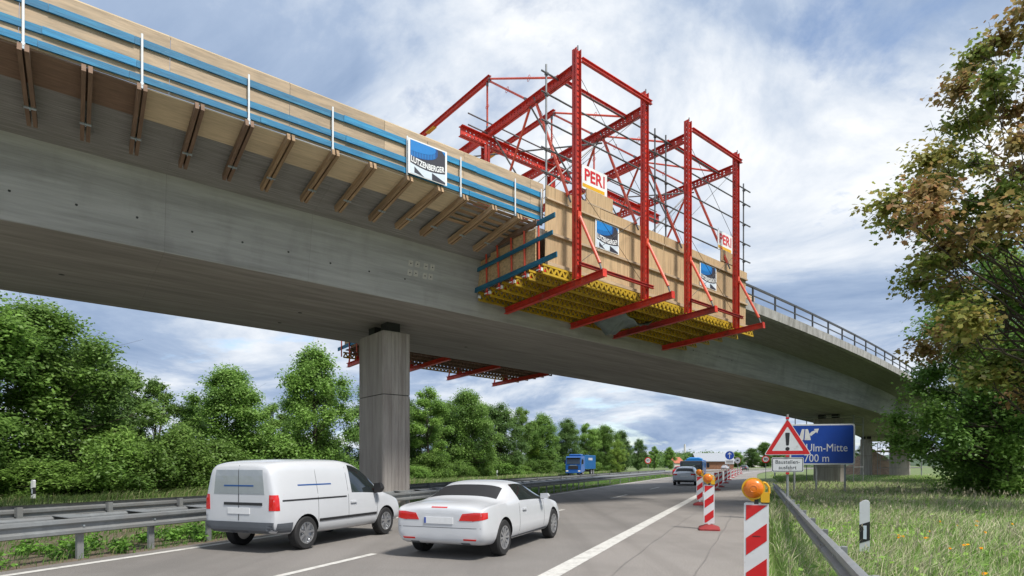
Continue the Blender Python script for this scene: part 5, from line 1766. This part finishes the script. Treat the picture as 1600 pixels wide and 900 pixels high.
TR = [
    (protoA, -70, 27.5, 10.4, 1.25, 'dense green tree cut by the left photo edge', .3),
    (protoA, 55, 31, 10.0, 1.22, 'largest broad leafy tree at the left below the bridge', 2.0),
    (protoC, 150, 37.0, 9.4, 1.05, 'darker green tree just right of the large left tree', .9),
    (protoS, 243, 36, 6.9, .92, 'thin see through tree left of the white van', 0),
    (protoA, 355, 41, 8.3, 1.12, 'rounded green tree standing above the white van', 1.2),
    (protoB, 200, 39, 8.0, 1.15, 'medium tree between the large left tree and the thin one', 2.1),
    (protoC, 300, 47, 6.6, 1.3, 'low spreading tree between the thin tree and the rounded one', 4.1),
    (protoB, 425, 52, 7.0, 1.2, 'low tree between the rounded tree and the tall oval one', 5.2),
    (protoC, 640, 66, 8.9, 1.1, 'dark tree touching the right edge of the bridge pier', 0.5),
    (protoA, 700, 74, 9.3, 1.1, 'tree behind the gap between the first two right of the pier', 3.7),
    (protoB, 756, 84, 10.2, 1.15, 'light tree behind the second and third right of the pier', 2.4),
    (protoL, 835, 98, 8.6, 1.1, 'yellowish tree in the row left of the blue lorry', 4.9),
    (protoA, 930, 140, 10.0, 1.2, 'broad tree behind the row right of the blue lorry', 0.8),
    (protoA, 492, 44, 10.2, .92, 'tall oval tree immediately left of the bridge pier', 4.0),
    (protoC, 588, 58, 10.2, 1.0, 'dark tree half hidden behind the bridge pier', 2.8),
    (protoB, 668, 62, 9.6, 1.1, 'bright green tree immediately right of the bridge pier', 3.3),
    (protoA, 728, 70, 10.3, 1.0, 'second tree right of the bridge pier, with round top', 1.1),
    (protoC, 780, 79, 9.9, 1.05, 'third tree right of the bridge pier, dark green', 5.0),
    (protoB, 815, 88, 10.1, 1.0, 'fourth tree right of the bridge pier, above the convertible', .2),
    (protoA, 848, 96, 9.7, 1.05, 'fifth tree right of the bridge pier, left of the blue lorry', 2.6),
    (protoC, 885, 108, 10.1, 1.05, 'dark tree directly behind the blue container lorry', 3.9),
    (protoB, 915, 118, 9.8, 1.1, 'tree just right of the blue container lorry', 4.4),
    (protoA, 945, 134, 10.4, 1.05, 'tall tree at the right end of the dense row', 1.9),
    (protoL, 965, 120, 6.6, .85, 'small yellow green tree standing before the dark row', .7),
    (protoC, 972, 152, 10.5, 1.1, 'dark tree behind the small yellow green tree', .4),
    (protoC, 998, 175, 9.3, .8, 'slim dark tree left of the speed limit sign', 2.2),
    (protoB, 1022, 205, 8.0, 1.0, 'low tree right of the far speed limit sign', 3.0),
    (protoA, 1046, 225, 8.2, 1.0, 'last distant tree of the left row near the barn', 5.5),
    (protoC, 1175, 330, 11.0, 1.6, 'distant tree left of the warning triangle', .6),
    (protoA, 1195, 345, 14.5, 1.4, 'tallest distant tree behind the warning triangle', 1.6),
    (protoB, 1218, 330, 13.5, 1.4, 'distant tree hidden partly by the warning triangle', 4.6),
    (protoA, 1152, 360, 9.0, 1.8, 'distant rounded tree right of the barn', 2.7),
    (protoC, 1352, 120, 6.0, 1.2, 'bush like tree seen through the gap under the far bridge', 1.0),
]
for t_ in TR:
    put_tree(*t_[:6], t_[6])

# bushes along the foot of the row
protoH = make_tree('bush', 3.0, 2.2, 61, G2, 40, 19000, .125, base=.02, clump=(.26, .4), top_power=.7, flat=.8)
protoI = make_tree('bush', 3.0, 2.3, 67, G1, 40, 19000, .13, base=.02, clump=(.26, .4), top_power=.7, flat=.8)
bl = [(-110, 27), (-20, 27.5), (45, 28), (110, 30), (175, 31), (215, 33), (270, 34), (315, 36.5), (365, 38), (425, 41), (470, 43), (525, 47), (580, 53), (640, 57), (680, 61), (715, 66), (752, 72), (790, 78), (820, 85), (848, 92), (880, 102), (905, 110), (930, 121), (952, 130)]
BN = 'first second third fourth fifth sixth seventh eighth ninth tenth eleventh twelfth thirteenth fourteenth fifteenth sixteenth seventeenth eighteenth nineteenth twentieth twenty-first twenty-second twenty-third twenty-fourth'.split()
for i, (u, Y) in enumerate(bl):
    pr_ = (protoH, protoI)[i % 2]
    o = pr_ if id(pr_) not in used else copy_tree(pr_)
    used.add(id(pr_))
    s = random.uniform(.75, 1.25)
    o.location = ((u - 800) / 950 * Y, Y, -.05); o.scale = (s * 1.1, s * 1.1, s * random.uniform(.5, 1.15)); o.rotation_euler = (0, 0, random.uniform(0, 6))
    tag(o, BN[i] + ' low green bush from the left along the foot of the roadside tree row', 'bush', 'bushes at the foot of the tree row')

# right side: bronze leaved maple in front, green trees behind
maple = make_tree('maple_tree', 16.6, 5.9, 71, MR, 135, 56000, .15, base=.24, shape='maple', trunk_r=.2, clump=(.115, .19), top_power=1.0, flat=.7)
maple.location = (16.6, 19.0, -.05); maple.rotation_euler = (0, 0, 1.3)
tag(maple, 'tall maple with bronze tinged leaves at the right photo edge', 'tree')
GD = [(.09, .19, .04), (.115, .225, .05), (.14, .26, .06), (.07, .155, .035)]
gt = make_tree('green_maple', 11.4, 4.5, 83, GD, 95, 80000, .15, base=.03, shape='quad', clump=(.18, .3), top_power=.75)
gt.location = (21.6, 26.5, -.05)
tag(gt, 'dense green tree below the bronze maple beside the far bridge end', 'tree')
g2 = make_tree('green_maple', 9.0, 4.2, 97, GD, 80, 60000, .15, base=.02, clump=(.2, .32), top_power=.65)
g2.location = (25.6, 28.0, -.05)
tag(g2, 'dark shady tree filling the lower right photo edge', 'tree')
for i, (x, y, s) in enumerate(((34, 42, 1.2), (40, 52, 1.2), (30, 33, 1.0))):
    put_tree(protoC, 800 + 950 * x / y, y, 10 * s, 1.2, ['tree in the shade behind the right hand maples, nearest the bridge', 'tree farthest back behind the right hand maples', 'tree close behind the right hand maples at the photo edge'][i], i * 2.0, group='trees behind the right hand maples')

# ------------------------------------------------------------------ grass
def blades(pos, h, w, tint, lean, seed, seg=2):
    """bent blades, each two faces (quad strip ending in a point is split into quads)"""
    r = np.random.default_rng(seed)
    N = len(pos)
    a = r.random(N) * 2 * math.pi
    la = r.normal(.6, .8, N)
    dirx = np.stack([np.cos(la), np.sin(la) * .6, np.zeros(N)], 1)
    side = np.stack([np.cos(a), np.sin(a), np.zeros(N)], 1) * (w / 2)[:, None]
    upv = np.array([0, 0, 1.0])
    m1 = pos + upv * (h * .55)[:, None] + dirx * (h * lean * .22)[:, None]
    m2 = pos + upv * (h * (1 - .25 * lean))[:, None] + dirx * (h * lean * .75)[:, None]
    q1 = np.stack([pos - side, pos + side, m1 + side * .8, m1 - side * .8], 1)
    q2 = np.stack([m1 - side * .8, m1 + side * .8, m2 + side * .12, m2 - side * .12], 1)
    V = np.concatenate([q1, q2], 0).reshape(-1, 3)
    return V, np.concatenate([tint, tint * 1.12], 0)


def scatter_road(n, s0, s1, t0, t1, seed, power=1.6):
    r = np.random.default_rng(seed)
    s = s0 + (s1 - s0) * r.random(n)
    t = t0 + (t1 - t0) * r.random(n) ** power
    return np.outer(t, np.array(RD)) + np.outer(s, np.array(RN)), s, t


def patchy(pos, k=.35, seed=0):
    return .5 + .5 * np.sin(pos[:, 0] * k * 3.1 + seed) * np.cos(pos[:, 1] * k * 2.3 + seed * 2) * np.sin((pos[:, 0] + pos[:, 1]) * k * 1.3 + 1)


def grass_area(name, label, n, s0, s1, t0, t1, hmin, hmax, seed, cols, power=1.7, wbase=.006, pale=.25, lean=.7):
    pos, s, t = scatter_road(n, s0, s1, t0, t1, seed, power)
    r = np.random.default_rng(seed + 5)
    keep = (np.abs(pos[:, 0] - 5.55) + .6 * np.abs(pos[:, 1] - 9.62)) > .36     # trampled spot at the marker post
    pos = pos[keep]; n = len(pos)
    d = np.linalg.norm(pos[:, :2], axis=1)
    pt_ = patchy(pos, .35, seed)
    h = (hmin + (hmax - hmin) * r.random(n)) * (.65 + .6 * pt_)
    w = wbase * (1 + d * .09) * (.7 + .6 * r.random(n))
    cols = np.asarray(cols)
    c = cols[r.integers(0, len(cols) - 1, n)]
    isp = r.random(n) < pale * (.35 + 1.3 * pt_)
    c[isp] = cols[-1]
    c = c * (.7 + .6 * r.random((n, 1)))
    pos[:, 2] = -.05
    V, T = blades(pos, h, w, c, np.clip(r.normal(lean, .3, n), .05, 1.3), seed)
    o = np_mesh(name, V, 4, M_BLADE, None, T)
    return tag(o, label, 'grass', kind='stuff')


GC = [(.16, .28, .06), (.20, .33, .08), (.14, .245, .05), (.25, .36, .10), (.48, .46, .30)]
ga = grass_area('tall_grass', 'tall seeding meadow grass right of the guard rail', 230000, .35, 18, 1.0, 50, .22, .58, 3, GC, 1.5, pale=.38)
gb = grass_area('tall_grass', 'tall grass between hard shoulder and guard rail', 34000, .10, 1.1, 1.5, 40, .15, .42, 5, GC, 1.5, pale=.12)
gc = grass_area('tall_grass', 'meadow grass around the far bridge piers', 60000, 2, 40, 30, 95, .2, .5, 9, GC, 1.0, pale=.2)
gd = grass_area('verge_grass', 'grass growing in the median strip under the guard rails', 42000, -14.8, -10.62, -4, 95, .06, .26, 13, [(.12, .23, .05), (.14, .26, .06), (.09, .18, .04), (.28, .27, .13)], 1.5, pale=.06)
ge = grass_area('verge_grass', 'long grass on the verge before the roadside trees', 90000, -36, -26.4, -14, 130, .25, .6, 17, [(.14, .22, .06), (.17, .25, .07), (.12, .19, .05), (.34, .32, .18)], 1.2, pale=.2)
# seed heads standing above the meadow, and broad leaved weeds between the blades
sp_, _, _ = scatter_road(3000, .5, 16, 2.5, 40, 51, 1.4)
sr_ = np.random.default_rng(52); ns_ = len(sp_)
sh_ = .45 + .35 * sr_.random(ns_)
Vs, Ts = blades(sp_ + np.array([0, 0, -.05]), sh_, .0045 * (1 + np.linalg.norm(sp_, axis=1) * .07), np.tile(np.array([(.36, .36, .2)]), (ns_, 1)), np.clip(sr_.normal(.55, .2, ns_), .1, 1), 53)
tipx = Vs.reshape(-1, 4, 3)[ns_:, 2]
hv = []
for dx_, dz_ in ((0, 0), (.02, -.03), (-.02, -.045), (.03, -.07), (-.025, -.09)):
    w_ = (.0055 * (1 + np.linalg.norm(sp_, axis=1) * .045))[:, None]
    c_ = tipx + np.array([dx_, dx_ * .4, dz_])
    a_ = sr_.random(ns_) * 6.28
    e1 = np.stack([np.cos(a_), np.sin(a_), .5 * np.ones(ns_)], 1) * w_
    e2 = np.stack([-np.sin(a_) * .4, np.cos(a_) * .4, np.ones(ns_)], 1) * w_ * 3.2
    hv.append(np.stack([c_ - e1, c_ - e2, c_ + e1, c_ + e2], 1))
HV = np.concatenate([Vs.reshape(-1, 4, 3)] + hv, 0).reshape(-1, 3)
HT = np.concatenate([Ts] + [np.array([(.42, .38, .27)]) * (.7 + .6 * sr_.random((ns_, 1))) for _ in hv], 0)
tag(np_mesh('seed_heads', HV, 4, M_BLADE, None, HT), 'pale nodding grass seed heads above the meadow', 'grass', kind='stuff')
mp_, _, _ = scatter_road(420, .6, 14, 3.0, 30, 57, 1.3)
mc_ = [np.array([q[0], q[1], .14]) for q in mp_]
V, k, tint = leaves(mc_, [.16 + .16 * rng.random() for _ in mc_], 30000, .075, [(.14, .27, .05), (.17, .31, .06), (.11, .21, .045)], flat=.9, seed=59)
V[:, 2] = np.maximum(V[:, 2], -.04)
tag(np_mesh('meadow_weeds', V, k, M_LEAF, None, tint), 'broad leaved weeds among the meadow grass on the right', 'weeds', kind='stuff')
# leafy weeds in the median
wp, ws_, wt_ = scatter_road(150, -12.6, -10.75, 3.0, 34, 29, 1.5)
wc = [np.array([p_[0], p_[1], .08]) for p_ in wp]
V, k, tint = leaves(wc, [.20 + .12 * rng.random() for _ in wc], 16000, .075, [(.08, .19, .03), (.10, .22, .04), (.06, .14, .025)], flat=.7, seed=31)
V[:, 2] = np.maximum(V[:, 2], -.02)
tag(np_mesh('median_weeds', V, k, M_LEAF, None, tint), 'leafy weeds growing under the left guard rail', 'weeds', kind='stuff')
# yellow flowers in the meadow
fp, _, _ = scatter_road(70, 2.2, 9, 3.5, 16, 37, 1.0)
for p_ in fp: p_[2] = .38
V, k, tint = leaves(list(fp), [.03] * len(fp), 600, .035, [(.75, .42, .01), (.7, .5, .02)], seed=39)
tag(np_mesh('meadow_flowers', V, k, M_LEAF, None, tint), 'small yellow flowers dotted through the meadow grass', 'flowers', kind='stuff')

# ------------------------------------------------------------------ far background
def house(name, c, rz, w, d, h, rh, wall, roof, label, cat, eave=.5):
    e = empty(name, c, label, cat, None, rz)
    m = MB(); m.prism([(-w / 2, -d / 2, 0), (w / 2, -d / 2, 0), (w / 2, d / 2, 0), (-w / 2, d / 2, 0)], (0, 0, h)); 
    m.build('wall', wall, e, local=True)
    m = MB()
    for sg in (-1, 1):
        m.prism([(-w / 2 - eave, sg * (d / 2 + eave), h - .25), (w / 2 + eave, sg * (d / 2 + eave), h - .25), (w / 2 + eave, 0, h + rh), (-w / 2 - eave, 0, h + rh)], (0, 0, .2))
    m.build('roof', roof, e, local=True)
    for sx in (-1, 1):
        m = MB(); m.prism([(sx * w / 2, -d / 2, h), (sx * w / 2, d / 2, h), (sx * w / 2, 0, h + rh)], (sx * -.1, 0, 0)); m.build('gable', wall, e, local=True)
    return e


p = at(1121, 728, 210)
house('barn', (p.x, p.y + 6, 0), R(-8), 12.0, 14, 2.9, 2.6, M_BARN_W, M_BARN_R, 'long barn with pale metal roof and brown board walls beyond the motorway', 'barn')
p = at(1168, 714, 420); house('distant_hall', (p.x, p.y, 0), R(20), 16, 14, 7, 2, M_RENDER, M_BARN_R, 'pale roofed hall among the distant trees right of the barn', 'building')
p = at(1054, 722, 300); house('distant_house', (p.x, p.y, 0), R(30), 6, 6, 2.5, 2.6, M_RENDER, M_TILE, 'small distant house with red tiled roof left of the red car', 'house')
ch = MB(); p = at(1070, 700, 1500)
ch.tube((p.x, p.y, 0), (p.x, p.y, 52), 3.0, 12, 2.2); tag(ch.build('chimney', M_RENDER, None, smooth=True), 'tall slender chimney on the horizon above the red car', 'chimney')
for j, (dist, amp, base_) in enumerate(((700, 10, 6), (1300, 14, 24), (2300, 22, 52))):
    m = MB(); rows = []
    xs_ = np.linspace(-1.2, 2.2, 150)
    for a_ in (0.0, .4, .75, 1.0, 1.3):
        ring = []
        for x in xs_:
            hh = base_ + amp * (.5 * math.sin(x * 3.1 + j * 2) + .3 * math.sin(x * 7.7 + j) + .2 * math.sin(x * 15 + j * 3)) + amp * .22 * math.sin(x * 61 + j) * math.sin(x * 97)
            hh *= .55 + .45 * min(1, max(0, .9 - abs(x - .35)))
            prf = math.sin(min(1, a_) * math.pi / 2) if a_ <= 1 else .6
            ring.append(Vector((x * dist, dist * (1 + .16 * a_), max(-1, hh * prf - .5))))
        rows.append(ring)
    m.sweep(rows, closed=False)
    tag(m.build('hills', M_HILL, None, smooth=True), kind='structure')

# far-off woods that read as one mass along the horizon
fw = np.random.default_rng(91)
for nm_, lab_, Y0, Y1, u0, u1, hh_, n_, sz_ in (('far_wood', 'far wooded slope along the horizon behind the barn', 430, 640, 1040, 1290, 11, 210, 1.3), ('far_wood', 'distant wood left of the barn beyond the motorway', 300, 420, 985, 1075, 7, 90, .8),
                                              ('far_wood', 'hazy distant wood on the hills', 900, 1300, 930, 1330, 24, 260, 3.0)):
    cc_, rr2 = [], []
    for _ in range(n_):
        Y_ = Y0 + (Y1 - Y0) * fw.random(); u_ = u0 + (u1 - u0) * fw.random()
        hq = hh_ * (.55 + .45 * fw.random()) * (Y_ / Y0)
        for q in range(2):
            cc_.append(np.array([(u_ - 800) / 950 * Y_ + fw.normal() * hh_ * .3, Y_, hq * (.45 + .3 * q)])); rr2.append(hh_ * (.5 - .12 * q))
    V, k, tint = leaves(cc_, rr2, 26000, sz_, G3 if nm_ else G1, flat=.9, seed=93 + n_)
    tag(np_mesh(nm_, V, k, M_LEAF, None, tint), lab_, 'wood', kind='stuff')

# heap of bare earth under the far end of the bridge
m = MB(); rows = []
c = Vector((55.0, 93.0, 0))
for i in range(9):
    ring = []
    for j in range(16):
        a = 2 * math.pi * j / 16; f = 1 - i / 8
        rr_ = 4.6 * f * (1 + .18 * math.sin(a * 3 + i) + .1 * math.sin(a * 5))
        ring.append(Vector((c.x + math.cos(a) * rr_, c.y + math.sin(a) * rr_ * .8, -.1 + 4.0 * (i / 8) ** .75 + .25 * math.sin(a * 4 + i * 2))))
    rows.append(ring)
m.sweep(rows, caps=True)
tag(m.build('earth_heap', M_EARTH, None, smooth=True), 'heap of bare brown earth beneath the far bridge end', 'earth heap')

# scaffolds at the far piers
def scaffold(name, k, o, w, d_, levels, label, plank=None):
    c = W(k, o, 0); e = empty(name, (c.x, c.y, 0), label, 'scaffold', 'tube scaffolds at the far piers')
    d, n, u = axes(k); g = Vector((c.x, c.y, 0))
    top = levels[-1]
    for sx in (-1, 1):
        for sy in (-1, 1):
            q = g + n * (sx * w / 2) + d * (sy * d_ / 2)
            pipe('standard', q, q + u * top, .035, M_GALV, e, 6)
    for z in levels:
        for sx in (-1, 1):
            pipe('ledger', g + n * (sx * w / 2) - d * (d_ / 2) + u * z, g + n * (sx * w / 2) + d * (d_ / 2) + u * z, .03, M_GALV, e, 6)
            pipe('ledger', g - n * (w / 2) + d * (sx * d_ / 2) + u * z, g + n * (w / 2) + d * (sx * d_ / 2) + u * z, .03, M_GALV, e, 6)
    if plank:
        for j in range(4):
            for sy in (-1, 1):
                bar('plank', g - n * (w / 2 + .2) + d * (sy * (d_ / 2 - .2 * j)) + u * plank, g + n * (w / 2 + .2) + d * (sy * (d_ / 2 - .2 * j)) + u * plank, u, .18, .12, M_TIMBER, e)
    return e


scaffold('scaffold', 42.4, 0, 4.4, 3.0, (1.4, 4.9, 5.5), 'tube scaffold around the pier behind the blue sign')
scaffold('scaffold', 78, 1.2, 4.6, 4.4, (1.2, 2.2, 3.4, 4.4), 'tube scaffold with plank deck around the squat far pier', plank=3.3)
